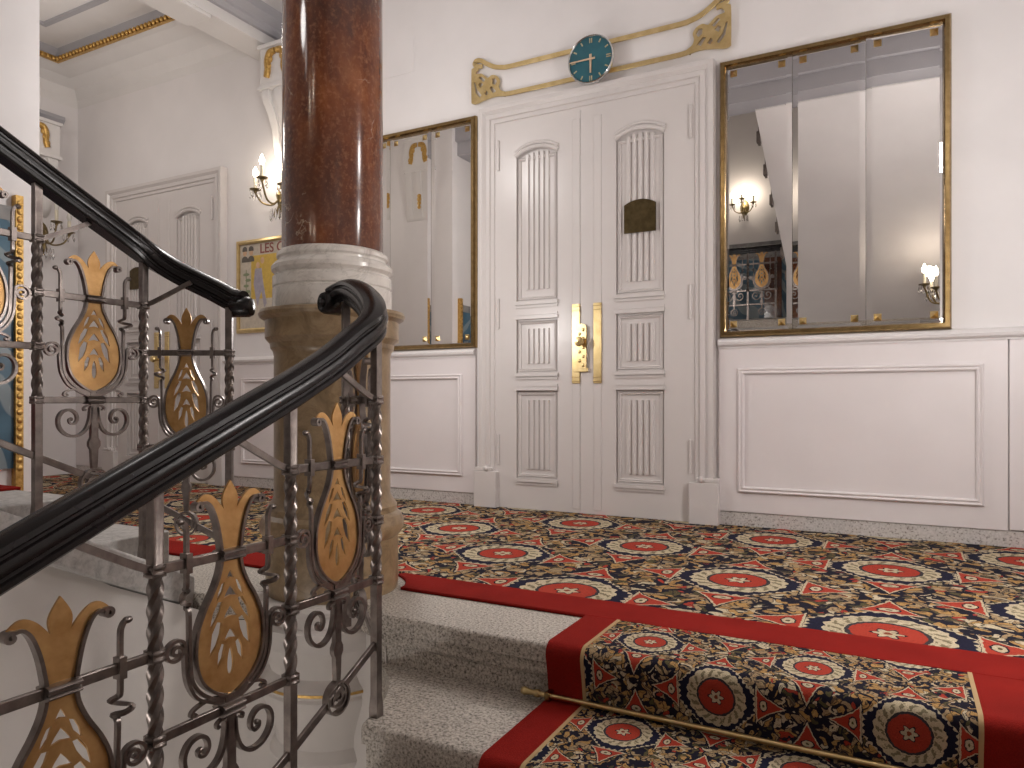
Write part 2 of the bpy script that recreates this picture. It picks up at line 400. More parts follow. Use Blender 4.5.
def tag(o, label=None, cat=None, group=None, kind=None):
    if label: o['label'] = label
    if cat: o['category'] = cat
    if group: o['group'] = group
    if kind: o['kind'] = kind
    return o
def thing(name, label, cat, loc=(0, 0, 0), group=None, kind=None, rz=0):
    o = bpy.data.objects.new(name, None); COL.objects.link(o); o.location = loc; o.rotation_euler = (0, 0, rz)
    o.empty_display_size = 0.1
    return tag(o, label, cat, group, kind)
def obj(name, mb, mat, parent=None, smooth=35, bevel=0.0, uv=None, local=False, seg=2):
    """one mesh object. Under a parent, coordinates are world unless local=True"""
    me = bpy.data.meshes.new(name)
    off = Vector((0, 0, 0))
    if parent is not None and not local:
        p = parent
        while p is not None: off = off+Vector(p.location); p = p.parent
    me.from_pydata([tuple(Vector(v)-off) for v in mb.v], [], mb.f)
    me.validate(); me.update()
    if smooth:
        for p in me.polygons: p.use_smooth = True
        me.set_sharp_from_angle(angle=math.radians(smooth))
    mats = mat if isinstance(mat, (list, tuple)) else [mat]
    for m in mats: me.materials.append(MATS[m])
    if uv:
        L = me.uv_layers.new(name='UVMap')
        for p in me.polygons:
            for li in p.loop_indices:
                co = me.vertices[me.loops[li].vertex_index].co+off
                L.data[li].uv = uv(co)
    o = bpy.data.objects.new(name, me); COL.objects.link(o)
    if parent is not None: o.parent = parent
    if bevel:
        b = o.modifiers.new('bevel', 'BEVEL'); b.width = bevel; b.segments = seg; b.limit_method = 'ANGLE'; b.angle_limit = math.radians(40)
    return o
def struct(name, mb, mat, parent=None, **kw):
    o = obj(name, mb, mat, parent, **kw)
    if parent is None: o['kind'] = 'structure'
    return o
def copy_tree(o, parent=None):
    c = o.copy(); COL.objects.link(c)
    if parent is not None: c.parent = parent
    for ch in [x for x in o.children]: copy_tree(ch, c)
    return c

# ------------------------------------------------------------------ measures
WY = 4.12                # back wall
RISE, TREAD = 0.1635, 0.375
TREADB = 0.324
NOSE = 1.89              # edge of the landing
XF, XB = -1.26, -2.31    # front and far railing
XR, XL = 0.75, -3.91     # right wall, left stair wall
CX0, CY0, CR0 = -1.785, 1.45, 0.525   # rounded end of the stair well

def circ(a, r=CR0): return (CX0+r*math.cos(a), CY0+r*math.sin(a))

# ------------------------------------------------------------------ room shell
m = MB().box(-7.0, XR+0.1, WY, WY+0.15, -0.2, 4.2)
struct('wall_back', m, 'wall_paint')
struct('wall_end', MB().box(-7.0, -6.86, 1.4, WY, -0.2, 4.2), 'wall_paint')
struct('wall_left', MB().box(XL-0.75, XL, -3.0, 2.15, -2.2, 5.3), 'wall_paint')
struct('wall_corridor', MB().box(-6.86, XL-0.75, 1.38, 1.5, -0.2, 4.2), 'wall_paint')
struct('wall_right', MB().box(XR, XR+0.12, -3.0, WY, -2.2, 5.3), 'wall_paint')
struct('wall_rear', MB().box(XL-0.55, XR+0.12, -3.05, -2.9, -2.2, 5.3), 'wall_paint')
struct('ceiling_stairwell', MB().box(XL-0.55, XR+0.12, -3.0, 2.05, 5.2, 5.3), 'ceiling_paint')
struct('wall_above_beam', MB().box(XL-0.55, XR+0.12, 1.95, 2.05, 3.6, 5.25), 'wall_paint')
struct('ceiling_hall', MB().box(-4.2, XR+0.12, 1.9, WY+0.05, 3.62, 3.75), 'ceiling_paint')

# corridor ceiling with its cove
m = MB()
xe, yb = -6.86, WY
cove = [(0.0, 3.45), (0.012, 3.52), (0.06, 3.60), (0.15, 3.66), (0.27, 3.695), (0.37, 3.70)]
for (d0, z0), (d1, z1) in zip(cove[:-1], cove[1:]):
    a = [(-4.2, yb-d0, z0), (xe+d0*0.86, yb-d0, z0), (xe+d0*0.86, 1.5+d0, z0)]
    b = [(-4.2, yb-d1, z1), (xe+d1*0.86, yb-d1, z1), (xe+d1*0.86, 1.5+d1, z1)]
    m.add(a+b, [(0, 1, 4, 3), (1, 2, 5, 4)])
struct('ceiling_cove', m, 'ceiling_paint', smooth=60)
struct('ceiling_corridor', MB().box(-7.0, -4.2, 1.4, WY+0.1, 3.80, 3.95), 'ceiling_paint')
xg, yg = xe+0.37*0.86, yb-0.37
prof = [(0, 0), (0.05, 0), (0.05, 0.015), (0.075, 0.03), (0.075, 0.06), (0.11, 0.075), (0.11, 0.105), (0, 0.105)]
m = MB().sweep([(-4.2, yg, 3.70), (xg, yg, 3.70), (xg, 1.6, 3.70)], prof, (0, 0, 1))
struct('trim_1', m, 'moulding_grey', smooth=25)
# gilded bead run with leaf bumps
gm = MB().sweep([(-4.2, yg-0.004, 3.70), (xg+0.004, yg-0.004, 3.70), (xg+0.004, 1.6, 3.70)], [(-0.012, -0.028), (0.016, -0.028), (0.036, 0.0), (0.036, 0.014), (-0.012, 0.014)], (0, 0, 1))
x = -4.24
while x > xg+0.03:
    gm.sphere((x, yg-0.03, 3.688), 0.02, 8, 6, (0.8, 0.7, 1)); x -= 0.048
y = yg-0.05
while y > 2.9:
    gm.sphere((xg+0.03, y, 3.688), 0.02, 8, 6, (0.7, 0.8, 1)); y -= 0.048
struct('trim_2', gm, 'gold_leaf', smooth=50)
m = MB()
for (x0, x1, y0, y1) in ((-6.2, -5.4, 3.0, 3.45), (-5.2, -4.6, 3.0, 3.45)):
    m.sweep([(x0, y0, 3.80), (x1, y0, 3.80), (x1, y1, 3.80), (x0, y1, 3.80)], [(-0.02, -0.02), (0.02, -0.02), (0.02, 0), (-0.02, 0)], (0, 0, 1), closed=True)
struct('trim_3', m, 'moulding_grey')

# beam across the corridor, with its corbels
m = MB().box(-4.45, -4.2, 2.1, WY, 3.37, 3.9)
m.box(-4.445, -4.205, 2.2, 3.45, 3.345, 3.37)
struct('ceiling_beam', m, 'ceiling_paint', bevel=0.004)
m = MB().sweep([(-4.2, 2.2, 3.45), (-4.2, WY, 3.45)], [(0, 0), (0.03, 0), (0.05, 0.03), (0.05, 0.05), (0.09, 0.10), (0.09, 0.17), (0, 0.17)], (0, 0, 1))
struct('trim_4', m, 'moulding_grey', smooth=25)
# stair edge beam over the landing
m = MB().box(XL-0.1, XR, 1.80, 2.06, 3.15, 3.62)
m.box(XL-0.1, XR, 2.06, 2.10, 3.28, 3.62); m.box(XL-0.1, XR, 2.10, 2.15, 3.42, 3.62); m.box(XL-0.1, XR, 2.15, 2.22, 3.52, 3.62)
struct('ceiling_beam_landing', m, 'moulding_grey', bevel=0.005)

def corbel(name, label, loc, rz, w=0.36):
    """bracket: panelled block with gilded palmette over a scrolled console; local: back at y=0, faces -y"""
    t = thing(name, label, 'corbel', loc, None, 'structure', rz)
    b = MB().box(-w/2, w/2, -0.22, 0.0, 0.0, 0.30)
    b.box(-w/2-0.015, w/2+0.015, -0.24, 0.0, 0.27, 0.30); b.box(-w/2-0.012, w/2+0.012, -0.235, 0.0, -0.03, 0.0)
    obj('block', b, 'ceiling_paint', t, local=True, bevel=0.004)
    prof = [(0, -0.03), (-0.21, -0.03), (-0.22, -0.06), (-0.20, -0.12), (-0.15, -0.20), (-0.115, -0.30), (-0.105, -0.40), (-0.09, -0.46), (-0.05, -0.50), (0, -0.52)]
    c = MB()
    for xx in (-w*0.36, 0, w*0.36): c.prism(prof, xx-w*0.1, xx+w*0.1, 'x')
    c.prism([(p[0]*0.86, p[1]) for p in prof], -w/2, w/2, 'x')
    obj('console', c, 'ceiling_paint', t, local=True, smooth=40)
    g = MB()
    for i in range(-1, 2, 2):
        g.tube(cr([(i*0.01, -0.226, 0.235), (i*0.06, -0.23, 0.225), (i*0.085, -0.23, 0.17), (i*0.08, -0.23, 0.10), (i*0.095, -0.228, 0.05)], 5), 0.024, 8, (0, 1, 0))
        for q in range(4): g.sphere((i*(0.05+0.014*q), -0.228, 0.225-0.045*q), 0.028, 8, 6, (1, 0.6, 1))
    obj('palmette', g, 'gold_leaf', t, local=True, smooth=60)
    g2 = MB()
    for q in range(4): g2.sphere((0, -0.118-0.004*q, -0.27-0.04*q), 0.03-0.003*q, 8, 6, (1, 0.5, 1))
    obj('leaf_drop', g2, 'gold_leaf', t, local=True, smooth=60)
    return t
corbel('trim_5', 'gilded plaster corbel carrying the beam on the back wall behind the column', (-4.05, WY, 3.045), 0, 0.34)
corbel('trim_6', 'gilded plaster corbel on the wall end facing the large door', (-4.29, 2.15, 3.045), PI, 0.34).scale = (1, 0.25, 1)
corbel('trim_7', 'gilded plaster corbel on the far end wall of the corridor', (-6.86, 3.62, 2.88), PI/2, 0.42)
m = MB().sweep([(-6.86, 2.2, 3.22), (-6.86, 3.95, 3.22)], [(0, 0), (0.05, 0), (0.09, 0.05), (0.09, 0.08), (0, 0.08)], (0, 0, 1))
struct('trim_8', m, 'moulding_grey')

# ------------------------------------------------------------------ landing slab, steps
def arc(a0, a1, n=24, r=CR0): return [circ(a0+(a1-a0)*i/n, r) for i in range(n+1)]
aN = math.asin((NOSE-CY0)/CR0)
aM = math.asin((1.78-CY0)/CR0)
poly = [(XR, NOSE)]+arc(aN, PI-aM)+[(XL, 1.78), (XL, 2.15), (XL-0.75, 2.15), (XL-0.75, 1.5), (-6.86, 1.5), (-6.86, WY), (XR, WY)]
struct('floor', MB().prism(poly, -0.10, 0.0), 'granite', bevel=0.012, seg=3)

def nose_profile(y0, y1, z, h):
    """side profile (y, z): tread from y0 (front) to y1 (back), rounded nosing, riser set back"""
    r = 0.016
    p = [(y1, z)]
    for i in range(7):
        a = PI/2+PI*i/6
        p.append((y0+r+r*math.cos(a)*1.0, z-r+r*math.sin(a) if i < 4 else z-r-(i-3)*0.008))
    p[-3:] = [(y0, z-0.030)]
    p += [(y0+0.001, z-0.052), (y0+0.024, z-0.062), (y0+0.024, z-h), (y1, z-h)]
    return p
for s in range(1, 13):
    zt = -RISE*s; y0 = NOSE-TREAD*s; y1 = NOSE-TREAD*(s-1)+0.0235
    # left boundary follows the rounded well
    n = 12; prof = nose_profile(y0, y1, zt, RISE)
    def xl(y):
        yy = y-CY0
        return CX0+math.sqrt(max(0, CR0**2-yy*yy)) if yy > 0 else CX0+CR0
    # build as strips: refine the top of the profile along y
    fine = []
    for a, b in zip(prof, prof[1:]+prof[:1]):
        q = max(1, int(abs(a[0]-b[0])/0.03))
        for i in range(q): fine.append((a[0]+(b[0]-a[0])*i/q, a[1]+(b[1]-a[1])*i/q))
    N = len(fine)
    vs = [(xl(p[0]), p[0], p[1]) for p in fine]+[(XR, p[0], p[1]) for p in fine]
    fs = [tuple(range(N)), tuple(reversed(range(N, 2*N)))]+[(i, N+i, N+(i+1) % N, (i+1) % N) for i in range(N)]
    o = obj('granite_step', MB().add(vs, fs), 'granite', smooth=40)
    if s == 1: tag(o, 'first granite step below the landing, its left end hollowed around the well', 'step', 'granite steps of the front flight')
    elif s == 2: tag(o, 'second granite step below the landing, only its nosing in the picture', 'step', 'granite steps of the front flight')
    else: tag(o, 'lower granite step of the front flight under the patterned runner', 'step', 'granite steps of the front flight')
# nosing of the landing itself: riser is set back under a rounded granite edge
prof = nose_profile(NOSE-0.012, NOSE+0.10, 0.0005, RISE)
struct('trim_9', MB().prism(prof, -1.50, XR, 'x'), 'granite', smooth=40)

NUP = 10
NOSEB = 1.78
def zup(k): return 0.215+RISE*(k-1)
def bot(y): return 0.505*(NOSE-y)-0.11
XS = XB-0.085                                    # ends of the treads
for s in range(1, NUP+1):
    zt = zup(s); y0 = NOSEB-TREADB*s; y1 = NOSEB-TREADB*(s-1)
    if s == NUP:
        struct('floor_half_landing', MB().box(XL, XR, -2.9, -1.06, zt-0.20, zt), 'granite', bevel=0.01); continue
    prof = [(y1, zt), (y1, max(bot(y1)-0.02, -0.0 if s == 1 else -9)), (y0, bot(y0)-0.02), (y0, zt)]
    o = obj('stone_step', MB().prism(prof, XL, XS, 'x'), 'pale_stone', smooth=30, bevel=0.006)
    nm = {1: 'lowest pale stone step of the upward flight behind the far railing', 2: 'second pale stone step of the upward flight, red runner on its tread'}
    tag(o, nm.get(s, 'higher pale stone step of the upward flight beyond the left edge'), 'step', 'stone steps of the upward flight')
def zcurb(y): return 0.145+0.505*(1.615-y)
ya, yz = 1.79, -1.05
struct('trim_30', MB().prism([(ya, zcurb(ya)), (ya, bot(ya)), (yz, bot(yz)), (yz, zcurb(yz))], XS+0.002, XB+0.045, 'x'), 'pale_stone', bevel=0.008)

# plaster wall lining the well below the landing
m = MB(); path = []
ys = [-1.6+(CY0+1.6)*i/12 for i in range(13)]
rr = CR0+0.016
for y in ys: path.append((CX0-rr, y, 0.505*(NOSE-y)-0.105))
for i in range(1, 32):
    a = PI-PI*i/32; x, y = circ(a, rr)
    path.append((x, y, max(-0.105, 0.505*(NOSE-y)-0.115) if x < CX0 else (-0.105 if y > NOSE else -0.36-0.436*(NOSE-y))))
for y in reversed(ys): path.append((CX0+rr, y, -0.436*(NOSE-y)-0.36))
n = len(path)
vs = [(x, y, z) for x, y, z in path]+[(x, y, -2.1) for x, y, z in path]
fs = [(i, i+1, n+i+1, n+i) for i in range(n-1)]
struct('wall_well', MB().add(vs, fs), 'plaster', smooth=60)
struct('floor_lower', MB().box(XL, XR, -2.9, 2.0, -2.2, -2.0), 'granite')

# soffit of the next flight up, over the front flight
m = MB().prism([(-1.06, 1.62), (1.86, 3.14), (1.86, 3.40), (1.6, 3.40), (-1.06, 1.90)], -1.07, XR, 'x')
struct('ceiling_flight', m, 'wall_paint')

# ------------------------------------------------------------------ carpets
ZC = 0.010
CCX, CCY = -1.87, 2.08     # column axis
a0 = math.asin((2.35-CCY)/0.30) if (2.35-CCY) < 0.30 else PI/2
bite = [(CCX+0.30*math.cos(a), CCY+0.30*math.sin(a)) for a in [a0+(PI-2*a0)*i/10 for i in range(11)]]
field = [(XR-0.002, 2.35)]+bite+[(XL-0.75+0.002, 2.35), (XL-0.748, 1.52), (-6.85, 1.52), (-6.85, WY-0.02), (XR-0.002, WY-0.02)]
carpet = thing('carpet', 'wall-to-wall red and navy medallion carpet with plain red border on the landing', 'carpet', (-1.5, 3.2, 0.0))
obj('field', MB().prism(field, 0.0005, ZC), 'carpet_pattern', carpet, smooth=0, uv=lambda c: (c.x+0.03, c.y-3.31))
b0 = math.acos(min(1, 0.30*math.cos(a0)/0.30))
e0 = math.asin((2.16-CCY)/0.262)
bite2 = [(CCX+0.262*math.cos(a), CCY+0.262*math.sin(a)) for a in [e0+(a0*1.0-e0)*i/6 for i in range(7)]]
right = [(XR-0.002, 2.16)]+[bite2[0]]+[(CCX+0.268*math.cos(a), CCY+0.268*math.sin(a)) for a in [e0+0.1+(a0-0.1-e0)*i/5 for i in range(6)]]+[bite[0], (XR-0.002, 2.35)]
left = [(2*CCX-x, y) for x, y in right[1:-1]]
left = [(XL+0.002, 2.16)]+left+[(XL+0.002, 2.35)]
bm_ = MB().prism(right, 0.0005, ZC+0.002); bm_.prism(list(reversed(left)), 0.0005, ZC+0.002)
obj('border', bm_, 'red_pile', carpet, bevel=0.004)

# stair runner following treads and risers
def runner(name, label, xs, sign, nsteps, y_start, parent_mats, u0, v0, sc, zoff=0.011):
    t = thing(name, label, 'stair runner', (sum((xs[0], xs[3]))/2, y_start, 0))
    pth = [(y_start, zoff)]
    r = 0.022
    for s in range(nsteps):
        z = sign*RISE*s
        if sign < 0:
            y = NOSE-TREAD*s-0.014
            for i in range(7):
                a = PI/2+PI/2*i/6
                pth.append((y+r-0.008+(r+0.008)*math.cos(a), z-r+(r+zoff)*math.sin(a)))
            zb = z-RISE+zoff
            pth += [(y-0.004, z-0.08), (y+0.006, zb+0.012), (y-0.004, zb+0.002)]
    acc = [0.0]
    for a, b in zip(pth, pth[1:]): acc.append(acc[-1]+math.hypot(a[0]-b[0], a[1]-b[1]))
    def strip(x0, x1, nm, mat, dz=0.0):
        n = len(pth); th = 0.009
        vs = []; 
        nor = []
        for i in range(n):
            a = pth[max(0, i-1)]; b = pth[min(n-1, i+1)]
            d = Vector((b[0]-a[0], b[1]-a[1])); d.normalize(); nor.append((-d.y*-1, d.x*-1))
        for xx in (x0, x1):
            for (p, q) in zip(pth, nor):
                vs.append((xx, p[0]+q[0]*dz, p[1]+q[1]*dz))
        for xx in (x0, x1):
            for (p, q) in zip(pth, nor): vs.append((xx, p[0]-q[0]*th, p[1]-q[1]*th))
        fs = []
        for i in range(n-1):
            fs += [(i, n+i, n+i+1, i+1), (2*n+i+1, 3*n+i+1, 3*n+i, 2*n+i), (i+1, 2*n+i+1, 2*n+i, i), (n+i, 3*n+i, 3*n+i+1, n+i+1)]
        fs += [(0, 2*n, 3*n, n), (n-1, 2*n-1, 4*n-1, 3*n-1)]
        me_o = obj(nm, MB().add(vs, fs), mat, t, smooth=60)
        me = me_o.data; L = me.uv_layers.new(name='UVMap')
        for p in me.polygons:
            for li in p.loop_indices:
                vi = me.loops[li].vertex_index
                L.data[li].uv = ((me.vertices[vi].co.x+t.location.x-u0)*sc[0], (v0-acc[vi % n])*sc[1])
        return me_o
    strip(xs[1], xs[2], 'patterned_field', 'runner_pattern')
    strip(xs[0], xs[1], 'border', 'red_pile', 0.001)
    strip(xs[2], xs[3], 'border', 'red_pile', 0.001)
    strip(xs[1]-0.004, xs[1]+0.006, 'edge_band', 'carpet_edge', 0.0022)
    strip(xs[2]-0.006, xs[2]+0.004, 'edge_band', 'carpet_edge', 0.0022)
    return t
runner('stair_runner', 'red-bordered medallion stair runner running down the granite steps', (-0.885, -0.775, 0.158, 0.272), -1, 7, 2.158, None, -0.625, 0.15, (1.03/0.43, 0.90/0.40))
# upward flight: plain red-edged runner on each tread
t = thing('stair_runner', 'red stair runner on the upward flight at the left edge', 'stair runner', (-3.5, 1.5, 0))
m = MB()
for s in range(1, NUP):
    z = zup(s)+0.0005; y0 = NOSEB-TREADB*s; y1 = NOSEB-TREADB*(s-1)
    m.box(-3.80, -2.78, y0+0.001, y1+0.010, z, z+0.010)
    m.box(-3.80, -2.78, y1+0.0005, y1+0.010, (zup(s-1) if s > 1 else 0.012)+0.011, z)
obj('pile_field', m, 'red_pile', t, bevel=0.003)
# brass stair rod at the foot of the first riser
def stair_rod(y, z, label, group):
    t = thing('stair_rod', label, 'stair rod', (-0.95, y, z), group)
    L = 1.31
    MX = Matrix.Rotation(PI/2, 4, 'Y')
    obj('rod', MB().lathe([(0.0072, 0.04), (0.0072, L-0.04)], 14, MX), 'brass', t, local=True)
    for (a, b) in ((0.0, 1), (L, -1)):
        pf = [(0.0001, -0.012), (0.009, -0.009), (0.0125, 0.0), (0.0085, 0.012), (0.008, 0.03), (0.0115, 0.036), (0.0115, 0.046), (0.0075, 0.05), (0.0001, 0.05)]
        M = Matrix.Translation((a, 0, 0)) @ MX @ (Matrix.Identity(4) if b > 0 else Matrix.Rotation(PI, 4, 'X'))
        obj('finial', MB().lathe(pf, 14, M), 'brass', t, local=True)
    for a in (0.075, L-0.075):
        obj('bracket', MB().box(a-0.008, a+0.008, -0.011, 0.022, -0.018, 0.011), 'brass_aged', t, local=True, bevel=0.002)
stair_rod(NOSE-0.033, -RISE+0.028, 'brass stair rod across the runner below the first riser', None)

# ------------------------------------------------------------------ wainscot, chair rail, skirting on the back wall
def frame_loop(x0, x1, z0, z1, y, w=0.035, d=0.02):
    pr = [(-w/2, 0), (-w/2, d*0.6), (-w/4, d), (0, d*0.55), (w/4, d), (w/2, d*0.5), (w/2, 0)]
    return MB().sweep([(x0, y, z0), (x1, y, z0), (x1, y, z1), (x0, y, z1)], pr, (0, -1, 0), closed=True)
rail_prof = [(0, 0), (0.032, 0), (0.032, 0.012), (0.045, 0.018), (0.045, 0.034), (0.03, 0.045), (0, 0.045)]
nid = 10
for (x0, x1, frames) in ((-0.885, XR, [(-0.764, 0.339)]), (-4.86, -2.462, [(-3.36, -2.579), (-4.62, -3.60)]), (-6.86, -6.38, [])):
    m = MB().box(x0, x1 if x1 != XR else 0.452, WY-0.022, WY, 0.085, 0.985)
    if x1 == XR: m.box(0.456, XR, WY-0.022, WY, 0.09, 0.985)
    for a, b in frames:
        m.add(*(lambda q: (q.v, q.f))(frame_loop(a, b, 0.211, 0.857, WY-0.022)))
    struct('trim_%d' % nid, m, 'wainscot_paint', smooth=25, bevel=0.003); nid += 1
    m = MB()
    pts = [(WY, 0.985), (WY-0.026, 0.985), (WY-0.026, 0.993), (WY-0.045, 1.004), (WY-0.05, 1.018), (WY-0.036, 1.034), (WY-0.012, 1.044), (WY, 1.044)]
    m.prism(pts, x0, x1, 'x')
    struct('trim_%d' % nid, m, 'wall_paint', smooth=40); nid += 1
    struct('baseboard_back' if x1 == XR else ('baseboard_middle' if x0 == -4.86 else 'baseboard_end'), MB().box(x0, x1, WY-0.016, WY, 0.0, 0.084), 'terrazzo', bevel=0.003)
# faint rectangle of an old hatch on the wall beside the column
m = MB().box(-3.36, -2.97, WY-0.004, WY, 2.98, 3.22)
struct('trim_%d' % nid, m, 'wall_paint'); nid += 1

# ------------------------------------------------------------------ panelled double doors
def rect(x0, x1, z0, z1): return [(x0, z0), (x1, z0), (x1, z1), (x0, z1)]
def arch(x0, x1, z0, zs, rise, n=10):
    p = [(x0, z0), (x1, z0), (x1, zs)]
    w = (x1-x0)
    R = (w*w/4+rise*rise)/(2*rise); cx = (x0+x1)/2; cz = zs+rise-R
    a0 = math.asin(w/2/R)
    for i in range(1, n): 
        a = a0-2*a0*i/n; p.append((cx+R*math.sin(a), cz+R*math.cos(a)))
    return p+[(x0, zs)]
def arch_top(x0, x1, zs, rise, n=12):
    w = x1-x0; R = (w*w/4+rise*rise)/(2*rise); cx = (x0+x1)/2; cz = zs+rise-R; a0 = math.asin(w/2/R)
    return [(cx+R*math.sin(-a0+2*a0*i/n), 0, cz+R*math.cos(-a0+2*a0*i/n)) for i in range(n+1)]
def make_door(loc, plaque_side, name):
    """local: origin at the floor in the middle of the doorway, wall face at y=0, viewer at -y"""
    t = thing(name, None, None, loc, None, 'structure')
    hw, top = 0.628, 2.46
    # casing
    pr = [(-0.0, 0), (-0.0, 0.03), (0.018, 0.03), (0.022, 0.04), (0.045, 0.04), (0.05, 0.052), (0.075, 0.052), (0.08, 0.045), (0.1, 0.062), (0.125, 0.062), (0.13, 0)]
    c = MB().sweep([(hw, 0, 0.0), (hw, 0, top), (-hw, 0, top), (-hw, 0, 0.0)], pr, (0, -1, 0))
    obj('casing', c, 'door_paint', t, local=True, smooth=20)
    for sx in (-1, 1):
        b = MB().box(min(sx*(hw-0.008), sx*(hw+0.155)), max(sx*(hw-0.008), sx*(hw+0.155)), -0.075, 0, 0, 0.235)
        b.box(min(sx*(hw+0.03), sx*(hw+0.155)), max(sx*(hw+0.03), sx*(hw+0.155)), -0.072, 0, 0.235, 0.26)
        b.sphere((sx*(hw+0.062), -0.066, 0.252), 0.02, 10, 6)
        obj('plinth_block', b, 'door_paint', t, local=True, bevel=0.004)
    for sx in (-1, 1):
        nm = 'left' if sx < 0 else 'right'
        a, b = (-hw, -0.0535) if sx < 0 else (-0.0515, hw)
        # stiles and rails: one plate with three openings
        p0, p1 = (-0.492, -0.205) if sx < 0 else (0.176, 0.468)
        holes = [arch(p0, p1, 1.318, 2.245, 0.045), rect(p0, p1, 0.865, 1.205), rect(p0, p1, 0.200, 0.755)]
        leaf = plate([rect(a, b, 0.006, top)]+holes, 0.030, Matrix.Translation((0, -0.015, 0)))
        leaf.box(a+0.02, b-0.02, -0.012, -0.002, 0.02, top-0.02)
        # astragal strips beside the meeting line
        s0 = -0.103 if sx < 0 else 0.036
        leaf.box(s0, s0+0.049, -0.034, -0.028, 0.03, top-0.05)
        lf = obj('leaf', leaf, 'door_paint', t, local=True, smooth=25, bevel=0.002)
        for (z0, z1, ar) in ((1.318, 2.245, True), (0.865, 1.205, False), (0.200, 0.755, False)):
            q = MB()
            # bold ledge mouldings at the head and the foot of the panel
            for zz, up in ((z0, -1), (z1, 1)):
                if ar and up > 0:
                    for dz, r_ in ((0.0, 0.014), (0.026, 0.011)):
                        q.tube([(x, -0.032, z+dz) for x, _, z in arch_top(p0-0.006, p1+0.006, z1, 0.045)], r_, 8, (0, 1, 0))
                else:
                    q.box(p0-0.006, p1+0.006, -0.046, -0.028, min(zz, zz+up*0.022), max(zz, zz+up*0.022))
                    q.box(p0-0.003, p1+0.003, -0.038, -0.028, min(zz+up*0.026, zz+up*0.040), max(zz+up*0.026, zz+up*0.040))
            # thin inner frame
            q.add(*(lambda w: (w.v, w.f))(frame_loop(p0+0.018, p1-0.018, z0+0.02, (z1 if not ar else z1)-0.02, -0.012, 0.02, 0.012)))
            # reeded centre
            zc0, zc1 = (z0+0.075, z1-0.03) if ar else (z0+0.06, z1-0.06)
            w = p1-p0; nr = 5
            for i in range(nr):
                xx = p0+0.055+(w-0.11)*(i+0.5)/nr; rw = (w-0.11)/nr*0.40
                top_i = zc1+(0.045*(1-((xx-(p0+p1)/2)/(w/2))**2) if ar else 0)
                q.prism([(xx-rw, -0.012), (xx-rw*0.6, -0.026), (xx+rw*0.6, -0.026), (xx+rw, -0.012)], zc0, top_i, 'z')
            obj('panel', q, 'door_paint', lf, local=True, smooth=25)
        # hinges
        for z in (0.375, 1.25, 2.27):
            xx = sx*(hw-0.008)
            obj('hinge', MB().lathe([(0.0001, -0.1), (0.008, -0.095), (0.008, 0.095), (0.0001, 0.1)], 10, Matrix.Translation((xx, -0.036, z))), 'door_paint', lf, local=True)
    # push plates
    for x0, x1 in ((-0.103, -0.052), (0.036, 0.087)):
        pp = MB().box(x0, x1, -0.041, -0.031, 0.795, 1.28)
        for z in (0.81, 0.835, 1.24, 1.265): pp.box(x0-0.001, x1+0.001, -0.045, -0.031, z-0.004, z+0.004)
        obj('push_plate', pp, 'brass' if x0 > 0 else 'brass', t, local=True, bevel=0.002)
    # lock plate with knob on the left leaf
    lp = plate([arch(-0.066, -0.004, 0.885, 1.135, 0.022)], 0.012, Matrix.Translation((0, -0.048, 0)))
    lp.box(-0.09, 0.005, -0.052, -0.04, 0.865, 0.89)
    for i in range(9): lp.sphere((-0.035+0.012*(-1)**i, -0.054, 0.905+0.027*i), 0.011, 8, 6, (1, 0.5, 1))
    obj('lock_plate', lp, 'brass', t, local=True, bevel=0.002)
    kn = MB().lathe([(0.0001, 0), (0.014, 0.0), (0.010, 0.012), (0.010, 0.03), (0.026, 0.04), (0.030, 0.055), (0.024, 0.068), (0.0001, 0.072)], 18, Matrix.Translation((-0.03, -0.05, 1.045)) @ Matrix.Rotation(PI/2, 4, 'X'))
    obj('knob', kn, 'brass', t, local=True)
    # dark name plate
    px = 0.325 if plaque_side > 0 else -0.345
    pq = plate([arch(px-0.096, px+0.096, 1.675, 1.84, 0.028)], 0.008, Matrix.Translation((0, -0.034, 0)))
    obj('plaque', pq, 'brass_dark', t, local=True, bevel=0.002)
    return t
make_door((-1.660, WY, 0.005), 1, 'door_1')
make_door((-5.59, WY, 0.005), -1, 'door_2')

